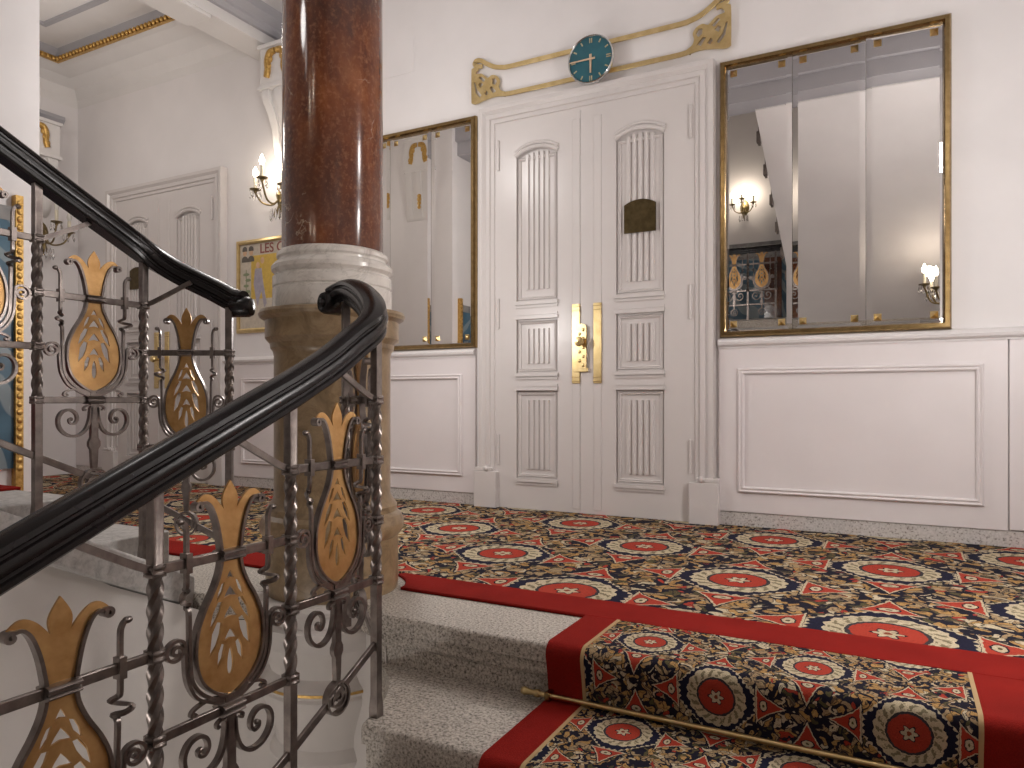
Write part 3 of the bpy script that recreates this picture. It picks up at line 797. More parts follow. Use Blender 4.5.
# ------------------------------------------------------------------ mirrors
def make_mirror(label, x0, x1, z0, z1, seams, tilt):
    t = thing('wall_mirror', label, 'mirror', ((x0+x1)/2, WY, z0), 'brass framed mirrors')
    fr = frame = MB().sweep([(x0+0.015, WY, z0+0.015), (x1-0.015, WY, z0+0.015), (x1-0.015, WY, z1-0.015), (x0+0.015, WY, z1-0.015)],
        [(-0.018, 0), (-0.018, 0.03), (-0.012, 0.042), (0.006, 0.042), (0.014, 0.030), (0.016, 0.012), (0.016, 0)], (0, -1, 0), closed=True)
    obj('frame', fr, 'brass_aged', t, smooth=30)
    obj('backing', MB().box(x0+0.02, x1-0.02, WY-0.006, WY-0.001, z0+0.02, z1-0.02), 'brass_dark', t)
    ex = [x0+0.02]+seams+[x1-0.02]
    for i in range(len(ex)-1):
        a, b = ex[i]+0.001, ex[i+1]-0.001; w0, w1 = z0+0.02, z1-0.02; bv = 0.028; h = 0.005
        yb = WY-0.007
        tl = tilt[i] if i < len(tilt) else 0
        cx = (a+b)/2
        def yy(x, d): return yb-d-0.002-abs(math.tan(tl))*(b-a)/2-math.tan(tl)*(x-cx)
        vs = [(a, yy(a, 0), w0), (b, yy(b, 0), w0), (b, yy(b, 0), w1), (a, yy(a, 0), w1),
              (a+bv, yy(a+bv, h*0.4), w0+bv), (b-bv, yy(b-bv, h*0.4), w0+bv), (b-bv, yy(b-bv, h*0.4), w1-bv), (a+bv, yy(a+bv, h*0.4), w1-bv)]
        pn = obj('pane', MB().add(vs, [(0, 1, 5, 4), (1, 2, 6, 5), (2, 3, 7, 6), (3, 0, 4, 7), (4, 5, 6, 7)]), 'mirror_glass', t, smooth=0)
        for x in (a+0.052, b-0.052):
            for z in (w0+0.052, w1-0.05):
                q = 0.018; y = yy(x, 0.002)
                v5 = [(x-q, y, z-q), (x+q, y, z-q), (x+q, y, z+q), (x-q, y, z+q), (x, y-0.02, z)]
                obj('stud', MB().add(v5, [(0, 1, 4), (1, 2, 4), (2, 3, 4), (3, 0, 4), (3, 2, 1, 0)]), 'brass', t, smooth=0)
    return t
make_mirror('large brass-framed three-pane mirror to the right of the main door', -0.879, 0.224, 1.046, 2.572, [-0.502, -0.149], [0.0, 0.0, math.radians(-2.05)])
make_mirror('brass-framed mirror partly hidden by the red marble column', -3.545, -2.458, 1.046, 2.572, [-3.17, -2.821], [0, 0, 0])

# ------------------------------------------------------------------ clock and brass wall ornament
orn = thing('wall_ornament', 'brass art nouveau scrollwork with two long bars above the door', 'wall ornament', (-1.662, WY-0.012, 2.78))
DY = WY-0.020
P2 = lambda pts: [(x, DY, z) for x, z in pts]
flatp = [(-0.014, -0.005), (0.014, -0.005), (0.014, 0.005), (-0.014, 0.005)]
for sx in (-1, 1):
    cx = -1.654
    def X(d): return cx+sx*d
    up = P2([(X(0.10), 2.843), (X(0.55), 2.843)])+[p for p in cr(P2([(X(0.59), 2.845), (X(0.66), 2.862), (X(0.72), 2.895), (X(0.765), 2.925), (X(0.80), 2.932), (X(0.815), 2.915), (X(0.80), 2.897), (X(0.78), 2.89), (X(0.755), 2.886)]), 5)]
    obj('bar', MB().sweep(up, flatp, (0, -1, 0)), 'brass', orn, smooth=30, bevel=0.002)
    lo = P2([(X(0.10), 2.669), (X(0.55), 2.669), (X(0.585), 2.672), (X(0.63), 2.685)])
    obj('bar', MB().sweep(lo, flatp, (0, -1, 0)), 'brass', orn, smooth=30, bevel=0.002)
    o_ = [(0.585, 2.660), (0.66, 2.668), (0.74, 2.660), (0.80, 2.648), (0.83, 2.655), (0.836, 2.68), (0.836, 2.86), (0.828, 2.885), (0.79, 2.892), (0.785, 2.872), (0.80, 2.86), (0.80, 2.845),
          (0.76, 2.838), (0.73, 2.815), (0.71, 2.80), (0.68, 2.812), (0.645, 2.80), (0.625, 2.77), (0.632, 2.735), (0.62, 2.705), (0.585, 2.682)]
    h1 = [(0.648, 2.765), (0.66, 2.785), (0.677, 2.782), (0.675, 2.758), (0.658, 2.748)]
    h2 = [(0.655, 2.705), (0.68, 2.733), (0.694, 2.728), (0.672, 2.695)]
    h3 = [(0.735, 2.795), (0.765, 2.82), (0.775, 2.812), (0.748, 2.785)]
    h4 = [(0.75, 2.765), (0.765, 2.78), (0.78, 2.77), (0.768, 2.75)]
    h5 = [(0.765, 2.705), (0.79, 2.735), (0.805, 2.78), (0.813, 2.78), (0.803, 2.725), (0.775, 2.694)]
    h6 = [(0.71, 2.70), (0.725, 2.72), (0.735, 2.705), (0.722, 2.69)]
    def grow(h):
        gx = sum(p[0] for p in h)/len(h); gz = sum(p[1] for p in h)/len(h)
        return [(gx+(a-gx)*1.28, gz+(c-gz)*1.28) for a, c in h]
    def mp(pl):
        q = [(X(d), z) for d, z in pl]
        return q if sx > 0 else list(reversed(q))
    obj('corner_scroll', plate([mp([tuple(p[:2]) for p in cr([(a, c, 0) for a, c in o_], 4, True)])]+[mp(grow(h)) for h in (h1, h2, h3, h4, h5, h6)], 0.010, Matrix.Translation((0, DY-0.001, 0))), 'brass', orn, smooth=40, bevel=0.0015)
for xx in (-2.25, -1.05, -2.46, -0.86):
    obj('spacer', MB().lathe([(0.006, 0), (0.006, 0.02)], 10, Matrix.Translation((xx, WY, 2.669 if abs(xx+1.66) < 0.7 else 2.67)) @ Matrix.Rotation(PI/2, 4, 'X')), 'brass_aged', orn)
clk = thing('wall_clock', 'round teal wall clock with chrome rim on the brass scrollwork', 'clock', (-1.624, WY-0.03, 2.734))
MC = Matrix.Translation((-1.624, WY-0.028, 2.734)) @ Matrix.Rotation(PI/2, 4, 'X')
obj('case', MB().lathe([(0.09, 0.0), (0.118, 0.02), (0.140, 0.040), (0.138, 0.046), (0.0001, 0.046)], 48, MC), 'dial_gold', clk)
obj('dial', MB().lathe([(0.135, 0.046), (0.135, 0.052), (0.0001, 0.052)], 48, MC), 'teal_dial', clk)
obj('rim', MB().lathe([(0.1335, 0.046), (0.1335, 0.060), (0.139, 0.066), (0.145, 0.060), (0.146, 0.044), (0.142, 0.036), (0.1335, 0.046)], 48, MC), 'chrome', clk, smooth=50)
for i in range(12):
    a = i*PI/6; M = MC @ Matrix.Rotation(-a, 4, 'Z')
    mk = MB()
    if i % 3 == 0: mk.box(-0.009, -0.003, 0.098, 0.126, 0.052, 0.0545, M); mk.box(0.003, 0.009, 0.098, 0.126, 0.052, 0.0545, M)
    else: mk.box(-0.004, 0.004, 0.104, 0.126, 0.052, 0.0545, M)
    obj('hour_mark', mk, 'dial_gold', clk)
obj('hour_hand', MB().prism([(-0.008, 0.03), (0.008, 0.03), (0.005, -0.082), (-0.005, -0.082)][::-1], 0.056, 0.059, 'z', MC), 'copper_hand', clk)
mh = MC @ Matrix.Rotation(math.radians(-86), 4, 'Z')
obj('minute_hand', MB().prism([(-0.006, -0.03), (0.006, -0.03), (0.003, 0.132), (-0.003, 0.132)], 0.060, 0.062, 'z', MC @ Matrix.Rotation(math.radians(90), 4, 'Z')), 'copper_hand', clk)

# ------------------------------------------------------------------ column
colm = thing('marble_column', 'polished red-brown marble column on white and tan marble base by the stairs', 'column', (CCX, CCY, 0))
MT = Matrix.Translation((CCX, CCY, 0))
ped = [(0.238, 0.0), (0.241, 0.02), (0.240, 0.195), (0.250, 0.205), (0.261, 0.225), (0.262, 0.25), (0.252, 0.275), (0.236, 0.288), (0.236, 0.310), (0.218, 0.335), (0.212, 0.35),
       (0.212, 0.862), (0.216, 0.878), (0.224, 0.888), (0.226, 0.905), (0.238, 0.918), (0.243, 0.925), (0.243, 0.988), (0.262, 1.0), (0.267, 1.012), (0.262, 1.024), (0.23, 1.03), (0.0001, 1.03)]
obj('pedestal', MB().lathe(ped, 72, MT), 'brown_marble', colm, smooth=28)
wb = [(0.214, 1.03), (0.217, 1.034), (0.217, 1.104), (0.213, 1.109), (0.217, 1.114), (0.217, 1.148), (0.208, 1.156), (0.209, 1.161), (0.220, 1.172), (0.221, 1.186), (0.210, 1.200), (0.197, 1.207), (0.196, 1.215), (0.203, 1.222), (0.202, 1.236), (0.190, 1.246), (0.0001, 1.246)]
obj('base', MB().lathe(wb, 72, MT), 'white_marble', colm, smooth=28)
sh = [(0.186, 1.246)]+[(0.1845-0.008*(i/10)**1.5, 1.25+1.88*i/10) for i in range(11)]+[(0.19, 3.15)]
obj('shaft', MB().lathe(sh, 96, MT), 'red_marble', colm, smooth=50)
lc = thing('plaster_column', 'white moulded capital of the lower column under the landing edge', 'column', (CCX, CCY, -2.0))
cap = [(0.20, -2.0), (0.20, -0.60), (0.212, -0.585), (0.226, -0.56), (0.215, -0.535), (0.206, -0.52), (0.208, -0.48), (0.228, -0.42), (0.252, -0.36), (0.256, -0.335), (0.250, -0.325), (0.258, -0.315), (0.258, -0.30), (0.24, -0.285), (0.226, -0.265), (0.232, -0.24), (0.252, -0.19), (0.262, -0.165), (0.276, -0.16), (0.276, -0.095), (0.252, -0.085), (0.252, -0.04), (0.272, -0.03), (0.278, -0.02), (0.278, -0.002), (0.0001, -0.0015)]
obj('capital', MB().lathe(cap, 64, MT), 'plaster', lc, smooth=28)
obj('gilt_band', MB().lathe([(0.2585, -0.312), (0.2605, -0.312), (0.2605, -0.303), (0.2585, -0.303), (0.2585, -0.312)], 64, MT), 'gold_leaf', lc)

# ------------------------------------------------------------------ wrought iron railings
RH, LR = 0.70, 0.327       # upper rail above the higher tread, distance to the lower rail
UPY = (0, 1, 0)
def sq(w, d): return [(-w/2, -d/2), (w/2, -d/2), (w/2, d/2), (-w/2, d/2)]
def L2(pts, sx=1, y=0.0): return [(sx*p[0], p[2] if len(p) > 2 else y, p[1]) for p in pts]
def spiral(cx, cz, r0, r1, a0, turns, n=28):
    return [(cx+(r0+(r1-r0)*i/n)*math.cos(a0+turns*2*PI*i/n), cz+(r0+(r1-r0)*i/n)*math.sin(a0+turns*2*PI*i/n)) for i in range(n+1)]
def panel_meshes():
    iron = MB()
    edge = [(0.068, 0.1155), (0.056, 0.115), (0.044, 0.100), (0.033, 0.068), (0.026, 0.033), (0.0225, 0.0), (0.0265, -0.032), (0.040, -0.066), (0.061, -0.104), (0.0755, -0.14), (0.0805, -0.172), (0.0805, -0.203), (0.0735, -0.236), (0.059, -0.262), (0.038, -0.282), (0.018, -0.295), (0.004, -0.303)]
    rod = [(0.113, 0.083), (0.105, 0.082), (0.099, 0.070), (0.098, 0.05), (0.098, 0.0), (0.098, -0.045), (0.097, -0.054, -0.006), (0.088, -0.060, -0.012), (0.096, -0.066, -0.012), (0.110, -0.071, 0.004), (0.112, -0.076, 0.012), (0.100, -0.081, 0.010), (0.090, -0.086, -0.008), (0.094, -0.092, -0.006), (0.0935, -0.10), (0.0925, -0.15), (0.0915, -0.20), (0.087, -0.24), (0.070, -0.270), (0.044, -0.292), (0.012, -0.310)]
    tail = [(0.121, -0.149), (0.112, -0.151), (0.1045, -0.160), (0.1025, -0.185), (0.100, -0.225), (0.092, -0.254), (0.075, -0.281), (0.045, -0.300), (0.014, -0.316)]
    for sx in (-1, 1):
        e = cr(L2(edge, sx), 4)
        iron.sweep(e, sq(0.0062, 0.017), UPY)
        cl = L2([(0.066, 0.1155)]+spiral(0.0735, 0.1085, 0.0095, 0.003, math.radians(125), -1.1, 14), sx)
        iron.sweep(cl, sq(0.006, 0.020), UPY)
        rp = cr(L2(rod, sx), 4)
        iron.sweep(rp, sq(0.0074, 0.009), UPY, scale=[0.9]*4+[1.0]*(len(rp)-4))
        iron.sphere((sx*0.111, 0, 0.084), 0.0078, 8, 6, (1.25, 0.9, 0.9))
        iron.box(min(sx*0.0915, sx*0.1045), max(sx*0.0915, sx*0.1045), -0.0105, 0.0105, -0.020, 0.020)
        tp = cr(L2(tail, sx), 5)
        sp = L2(spiral(0.1335, -0.1705, 0.0235, 0.004, PI/2, -1.6 if True else 0, 30), sx)
        # spiral winds from its crown down the post side and inwards
        sp = L2(spiral(0.122, -0.1715, 0.0225, 0.003, PI/2, -1.6, 34), sx)
        iron.sweep(list(reversed(tp))+sp[1:], sq(0.0062, 0.012), UPY)
        # little curl above the lower rail
        cu = cr(L2([(0.008, -0.306), (0.03, -0.296), (0.06, -0.294), (0.083, -0.301), (0.089, -0.310), (0.083, -0.3135), (0.078, -0.309)], sx), 4)
        iron.sweep(cu, sq(0.006, 0.010), UPY)
        # big scroll under the lower rail
        sc_ = [(0.010, -0.352), (0.014, -0.392), (0.027, -0.424), (0.052, -0.441), (0.080, -0.437), (0.101, -0.415), (0.105, -0.386), (0.093, -0.364), (0.072, -0.358), (0.056, -0.369), (0.051, -0.388), (0.059, -0.402), (0.071, -0.400), (0.074, -0.389), (0.067, -0.384)]
        sc_ = cr(L2(sc_, sx), 4); n = len(sc_)
        iron.sweep(sc_, sq(0.0085, 0.014), UPY, scale=[1.0 if i < n*0.55 else 1.0-0.45*(i-n*0.55)/(n*0.45) for i in range(n)])
        iron.sphere((sx*0.068, 0, -0.388), 0.0065, 8, 6)
        hk = cr(L2([(0.010, -0.344), (0.022, -0.346), (0.031, -0.352), (0.030, -0.360), (0.024, -0.358)], sx), 3)
        iron.sweep(hk, sq(0.005, 0.010), UPY)
    # stem
    st = [(0.014, -0.296), (0.012, -0.345), (0.0105, -0.43), (0.011, -0.45), (0.0175, -0.462), (0.0175, -0.476), (0.011, -0.488), (0.009, -0.53), (0.007, -0.556)]
    stp = [(x, z) for x, z in st]+[(-x, z) for x, z in reversed(st)]
    iron = cat(iron, plate([stp], 0.014))
    # collar wraps on the two rails
    for z in (0.0, -LR):
        iron.box(-0.024, 0.024, -0.014, 0.014, z-0.011, z+0.011)
        for dz in (-0.0068, 0.0068):
            iron.sweep([(-0.026, 0, z+dz), (0.026, 0, z+dz)], [(0.020*math.cos(2*PI*i/12), 0.0064*math.sin(2*PI*i/12)) for i in range(12)], (0, 0, 1))
    # ring scroll on the sloping bar
    iron.sweep(L2(spiral(0, -0.592, 0.040, 0.040, PI/2, 1.0, 32)[:-1]), sq(0.006, 0.020), UPY, closed=True)
    iron.sweep(L2(spiral(0, -0.592, 0.033, 0.004, PI/2, 1.7, 44)), sq(0.0045, 0.016), UPY)
    # gilded leaf plate
    half = [(0.0, 0.157), (0.010, 0.141), (0.017, 0.126), (0.0185, 0.113), (0.0155, 0.097)]
    pet = [(0.0155, 0.097), (0.024, 0.109), (0.036, 0.123), (0.050, 0.132), (0.064, 0.131), (0.078, 0.118), (0.069, 0.118), (0.057, 0.1165), (0.0455, 0.101), (0.034, 0.068), (0.0265, 0.033), (0.0225, 0.0), (0.0255, -0.03), (0.038, -0.065), (0.058, -0.104), (0.073, -0.14), (0.0775, -0.172), (0.0775, -0.202), (0.0705, -0.234), (0.056, -0.259), (0.036, -0.279), (0.016, -0.291), (0.0, -0.297)]
    H = [tuple(p) for p in cr([(a, 0, c) for a, c in half], 3)]
    Q = [tuple(p) for p in cr([(a, 0, c) for a, c in pet], 3)]
    rt = [(p[0], p[2]) for p in H]+[(p[0], p[2]) for p in Q[1:]]
    outl = rt+[(-x, z) for x, z in reversed(rt[1:-1])]
    outl = list(reversed(outl))
    def mir(pl): return [(-x, z) for x, z in reversed(pl)]
    holes = []
    for za, zb, hw_ in ((-0.034, -0.053, 0.0095), (-0.067, -0.092, 0.0165), (-0.110, -0.136, 0.0175), (-0.158, -0.182, 0.0150)):
        zm = (za+zb)/2
        holes.append([(-hw_, zb), (0.0, zb+0.004), (hw_, zb), (hw_*0.52, zm+0.001), (0.0, za), (-hw_*0.52, zm+0.001)])
    for w in ([(0.0125, -0.057), (0.021, -0.061), (0.029, -0.078), (0.033, -0.097), (0.019, -0.078)],
              [(0.018, -0.098), (0.029, -0.097), (0.041, -0.117), (0.049, -0.152), (0.034, -0.134), (0.024, -0.116)],
              [(0.020, -0.142), (0.031, -0.138), (0.043, -0.160), (0.0485, -0.206), (0.032, -0.186), (0.024, -0.165)],
              [(0.0125, -0.191), (0.0205, -0.186), (0.0285, -0.204), (0.031, -0.236), (0.0185, -0.217)]):
        holes += [w, mir(w)]
    holes.append([(0.0095*math.cos(2*PI*i/16)*(0.75+0.25*math.sin(-2*PI*i/16)), -0.228+0.029*math.sin(2*PI*i/16)) for i in range(16)])
    br = plate([outl]+holes, 0.005)
    # raised midrib and petal creases
    cz = MB()
    for sx in (-1, 1):
        cz.tube(cr(L2([(0.0145, 0.10), (0.012, 0.06), (0.010, 0.03), (0.013, -0.02)], sx), 4), 0.0022, 6, UPY, M=Matrix.Translation((0, -0.0025, 0)))
        cz.tube(cr(L2([(0.030, -0.10), (0.050, -0.135), (0.058, -0.17), (0.054, -0.205), (0.038, -0.24)], sx), 4), 0.0018, 6, UPY, M=Matrix.Translation((0, -0.0025, 0)))
    return iron, cat(br, cz)
IRON, LEAF = panel_meshes()
panel_me = leaf_me = None
def put_panel(root, pos, ang):
    """iron panel with its gilded leaf plate, in a bay whose middle is pos at the upper rail"""
    global panel_me, leaf_me
    if panel_me is None:
        a = obj('panel', IRON, 'wrought_iron', root, local=True, smooth=40); panel_me = a.data
        b = obj('leaf_plate', LEAF, 'gilt_plate', a, local=True, smooth=30); leaf_me = b.data
    else:
        a = bpy.data.objects.new('panel', panel_me); COL.objects.link(a); a.parent = root
        b = bpy.data.objects.new('leaf_plate', leaf_me); COL.objects.link(b); b.parent = a
    a.location = Vector(pos)-Vector(root.location); a.rotation_euler = (0, 0, ang)
    return a
def post_mb(x, y, z0, z1, t0, t1, ang, w=0.022):
    """square bar, twisted between t0 and t1"""
    hs = [(z0, 1.25), (z0+0.03, 1.0), (z0+0.10, 1.0)]
    zs = [z0, z0+0.025, z0+0.06, t0]; sc = [1.25, 1.25, 1.0, 1.0]
    n = max(8, int((t1-t0)/0.0045)); tw = []
    for i in range(n+1): tw.append(t0+(t1-t0)*i/n)
    zz = zs+tw+[t1+0.001, z1]; ss = sc+[1.0]*len(tw)+[1.0, 1.0]
    total = round((t1-t0)/0.042)*PI/2
    rr_ = [0.0]*4+[total*i/n for i in range(n+1)]+[total, total]
    m = MB(); vs = []; fs = []; K = 16
    for t_, (z, s_, r_) in enumerate(zip(zz, ss, rr_)):
        tw_ = 4 <= t_ < 4+n+1
        for q in range(K):
            a = 2*PI*q/K
            if tw_: R = w*0.60*(1+0.19*math.cos(4*a))
            else: R = w/2/max(abs(math.cos(a-PI/4)), abs(math.sin(a-PI/4)))
            aa = ang+r_+a+PI/4-(0 if not tw_ else 0)
            vs.append((x+R*s_*math.cos(aa), y+R*s_*math.sin(aa), z))
    for i in range(len(zz)-1):
        for q in range(K):
            fs.append((i*K+q, i*K+(q+1) % K, (i+1)*K+(q+1) % K, (i+1)*K+q))
    fs += [tuple(reversed(range(K))), tuple((len(zz)-1)*K+q for q in range(K))]
    return m.add(vs, fs)
def collar(m, x, y, z, ang):
    M = Matrix.Translation((x, y, z)) @ Matrix.Rotation(ang, 4, 'Z')
    m.box(-0.0145, 0.0145, -0.0145, 0.0145, -0.012, 0.012, M)
    for dz in (-0.007, 0.007): m.lathe([(0.0001, dz-0.006), (0.0175, dz-0.005), (0.0205, dz-0.0015), (0.0205, dz+0.0015), (0.0175, dz+0.005), (0.0001, dz+0.006)], 12, M)

HR = []
half_ = [(0.026, -0.036), (0.032, -0.031), (0.0325, -0.022), (0.0275, -0.018), (0.0275, -0.012), (0.0355, -0.007), (0.038, 0.003), (0.0355, 0.011), (0.0295, 0.014), (0.0295, 0.019), (0.033, 0.023), (0.0305, 0.032), (0.020, 0.040), (0.008, 0.0435)]
HR = half_+[(-x, y) for x, y in reversed(half_)]
def make_railing(name, label, posts, hr_path, bays_with_panel, base_loc, bottom=True, bot_h=0.2, scroll_end=None, feet=None):
    """posts: list of (x, y, base z, handrail underside z). A bay joins posts i and i+1."""
    root = thing(name, label, 'railing', base_loc, 'wrought iron stair railings')
    nb = len(posts)-1
    hi = [max(posts[i][2], posts[i+1][2])+RH for i in range(nb)]      # upper rail height of each bay
    ang = []
    for i in range(nb):
        d = Vector((posts[i+1][0]-posts[i][0], posts[i+1][1]-posts[i][1])); ang.append(math.atan2(d.y, d.x))
    for i, (x, y, zb, zt) in enumerate(posts):
        adj = [hi[j] for j in (i-1, i) if 0 <= j < nb]
        t1, t0 = max(adj), min(adj)-LR
        a = ang[min(i, nb-1)]
        m = post_mb(x, y, feet[i] if feet else zb, zt, t0, t1, a)
        for h in adj: collar(m, x, y, h, a); collar(m, x, y, h-LR, a)
        obj('post', m, 'wrought_iron', root, smooth=30, bevel=0)
    for i in range(nb):
        x0, y0, b0, _ = posts[i]; x1, y1, b1, _ = posts[i+1]
        for h in (hi[i], hi[i]-LR):
            m = MB().sweep([(x0, y0, h), (x1, y1, h)], sq(0.010, 0.0205), (0, 0, 1))
            obj('rail', m, 'wrought_iron', root, bevel=0.002)
        if bottom:
            m = MB().sweep([(x0, y0, b0+bot_h), (x1, y1, b1+bot_h)], sq(0.010, 0.021), (0, 0, 1))
            obj('bottom_rail', m, 'wrought_iron', root, bevel=0.002)
        if i in bays_with_panel:
            put_panel(root, ((x0+x1)/2, (y0+y1)/2, hi[i]), ang[i]).scale = (math.hypot(x1-x0, y1-y0)/0.324, 1, 1)
    # struts from each upper rail to the handrail
    for i in range(1, nb):
        a, b = (i-1, i) if hi[i-1] > hi[i] else (i, i-1)
        if abs(hi[i-1]-hi[i]) < 0.01: continue
        x, y, _, zt = posts[i]
        j = i+1 if b == i else i-1
        d = Vector((posts[j][0]-x, posts[j][1]-y)); d.normalize()
        gap = zt-hi[a]; L = gap/(0.505+0.5)
        p = [(x, y, hi[a]), (x+d.x*L*0.25, y+d.y*L*0.25, hi[a]+0.10*L), (x+d.x*L*1.05, y+d.y*L*1.05, hi[a]+0.53*L)]
        obj('strut', MB().sweep(cr(p, 4), sq(0.010, 0.0145), (0, 0, 1)), 'wrought_iron', root)
    m = MB().sweep(hr_path, HR, (0, 0, 1))
    h = obj('handrail', m, 'black_handrail', root, smooth=32)
    # scrolled ends
    for (pt, nrm) in (scroll_end or []):
        nrm = Vector(nrm).normalized()
        M = Matrix.Translation(pt) @ nrm.to_track_quat('Z', 'Y').to_matrix().to_4x4()
        c = MB().lathe([(0.0001, -0.040), (0.030, -0.037), (0.036, -0.026), (0.036, 0.026), (0.031, 0.037), (0.023, 0.038), (0.019, 0.033), (0.014, 0.033), (0.011, 0.040), (0.0001, 0.042)], 24, M)
        obj('scroll_end', c, 'black_handrail', h, smooth=35)
    return root

# front railing: return post at the head of the well, then down with the front flight
fp = [(-1.513, 1.740, 0.0), (XF, 1.572, -RISE)]
for i, y in enumerate((1.256, 0.905, 0.547, 0.19, -0.16)): fp.append((XF, y, -RISE*(i+2)))
hp = [(-1.602, 1.786, 1.022), (-1.575, 1.787, 1.032), (-1.54, 1.778, 1.037), (-1.49, 1.752, 1.030), (-1.42, 1.706, 1.006), (-1.345, 1.652, 0.970), (-1.288, 1.60, 0.928), (-1.263, 1.545, 0.888), (XF, 1.47, 0.842), (XF, 1.38, 0.786), (XF, 1.26, 0.725)]
hp = cr(hp, 5)
hp += [(XF, y, 0.725+0.455*(y-1.26)) for y in (1.0, 0.7, 0.4, 0.1, -0.15)]
def under(path, x, y):
    best = min(path, key=lambda p: (p[0]-x)**2+(p[1]-y)**2)
    # interpolate on the straight run
    for a, b in zip(path, path[1:]):
        d = Vector((b[0]-a[0], b[1]-a[1])); L2_ = d.length_squared
        if L2_ < 1e-9: continue
        t = ((x-a[0])*d.x+(y-a[1])*d.y)/L2_
        if 0 <= t <= 1 and abs((x-a[0])*d.y-(y-a[1])*d.x)/math.sqrt(L2_) < 0.05: return a[2]+(b[2]-a[2])*t-0.028
    return best[2]-0.028
posts = [(x, y, z, under(hp, x, y)) for x, y, z in fp]
make_railing('stair_railing', 'wrought iron railing with gilded leaf plates beside the front flight, black handrail', posts, hp, set(range(len(posts)-1)), (XF, 1.0, -0.4),
             scroll_end=[((-1.606, 1.783, 1.010), (-0.3, -0.95, 0))])

# far railing: upward flight on the other side of the well
bp = [(-2.057, 1.763, 0.0), (XB, 1.615, RISE)]
for i in range(1, 8): bp.append((XB, 1.613-0.35*i, RISE*(i+1)))
hb = [(-2.035, 1.799, 1.040), (-2.07, 1.790, 1.050), (-2.12, 1.766, 1.078), (-2.19, 1.722, 1.118), (-2.25, 1.682, 1.155), (-2.295, 1.632, 1.198), (XB, 1.56, 1.243), (XB, 1.44, 1.303), (XB, 1.27, 1.388)]
hb = cr(hb, 5)+[(XB, y, 1.388+0.5046*(1.27-y)) for y in (0.9, 0.5, 0.0, -0.5, -0.98)]
ZL = zup(NUP)
hb += cr([(XB, -0.98, 2.524), (XB, -1.06, 2.55), (XB+0.06, -1.12, 2.56), (XB+0.2, -1.12, 2.56)], 4)[1:]+[(-1.20, -1.12, 2.56), (-1.10, -1.12, 2.56)]
bp.append((-2.21, -1.12, ZL))
lpst = [(-1.99, -1.12, ZL), (-1.66, -1.12, ZL), (-1.33, -1.12, ZL)]
bp += lpst
bz = [z if (i == 0 or y < -1.0) else zcurb(y) for i, (x, y, z) in enumerate(bp)]
posts = [(x, y, z, under(hb, x, y)) for x, y, z in bp]
nbb = len(posts)-1
make_railing('stair_railing', 'wrought iron railing with gilded leaf plates climbing the far side of the well', posts, hb, set(range(nbb))-{nbb-4, nbb-3} | {nbb-2, nbb-1}, (XB, 1.0, 0.4),
             scroll_end=[((-2.035, 1.797, 1.026), (-0.9, -0.43, 0))], feet=bz)

# railing of the next flight up, seen in the mirror only as posts and handrail
t = thing('stair_railing', 'black railing of the next flight up, stepping along the soffit in the mirror', 'railing', (-1.26, 0, 1.6), 'wrought iron stair railings')
for i in range(8):
    y = -0.95+0.36*i; z = 1.62+(y+1.06)*0.52
    obj('post', MB().box(-1.093, -1.072, y-0.011, y+0.011, z-0.05, z+1.0), 'wrought_iron', t)
    obj('post_foot', MB().box(-1.105, -1.0705, y-0.03, y+0.03, z-0.03, z+0.07), 'wrought_iron', t, bevel=0.004)
obj('handrail', MB().sweep([(-1.085, -1.05, 2.60), (-1.085, 1.72, 2.60+2.77*0.52)], HR, (0, 0, 1)), 'black_handrail', t)

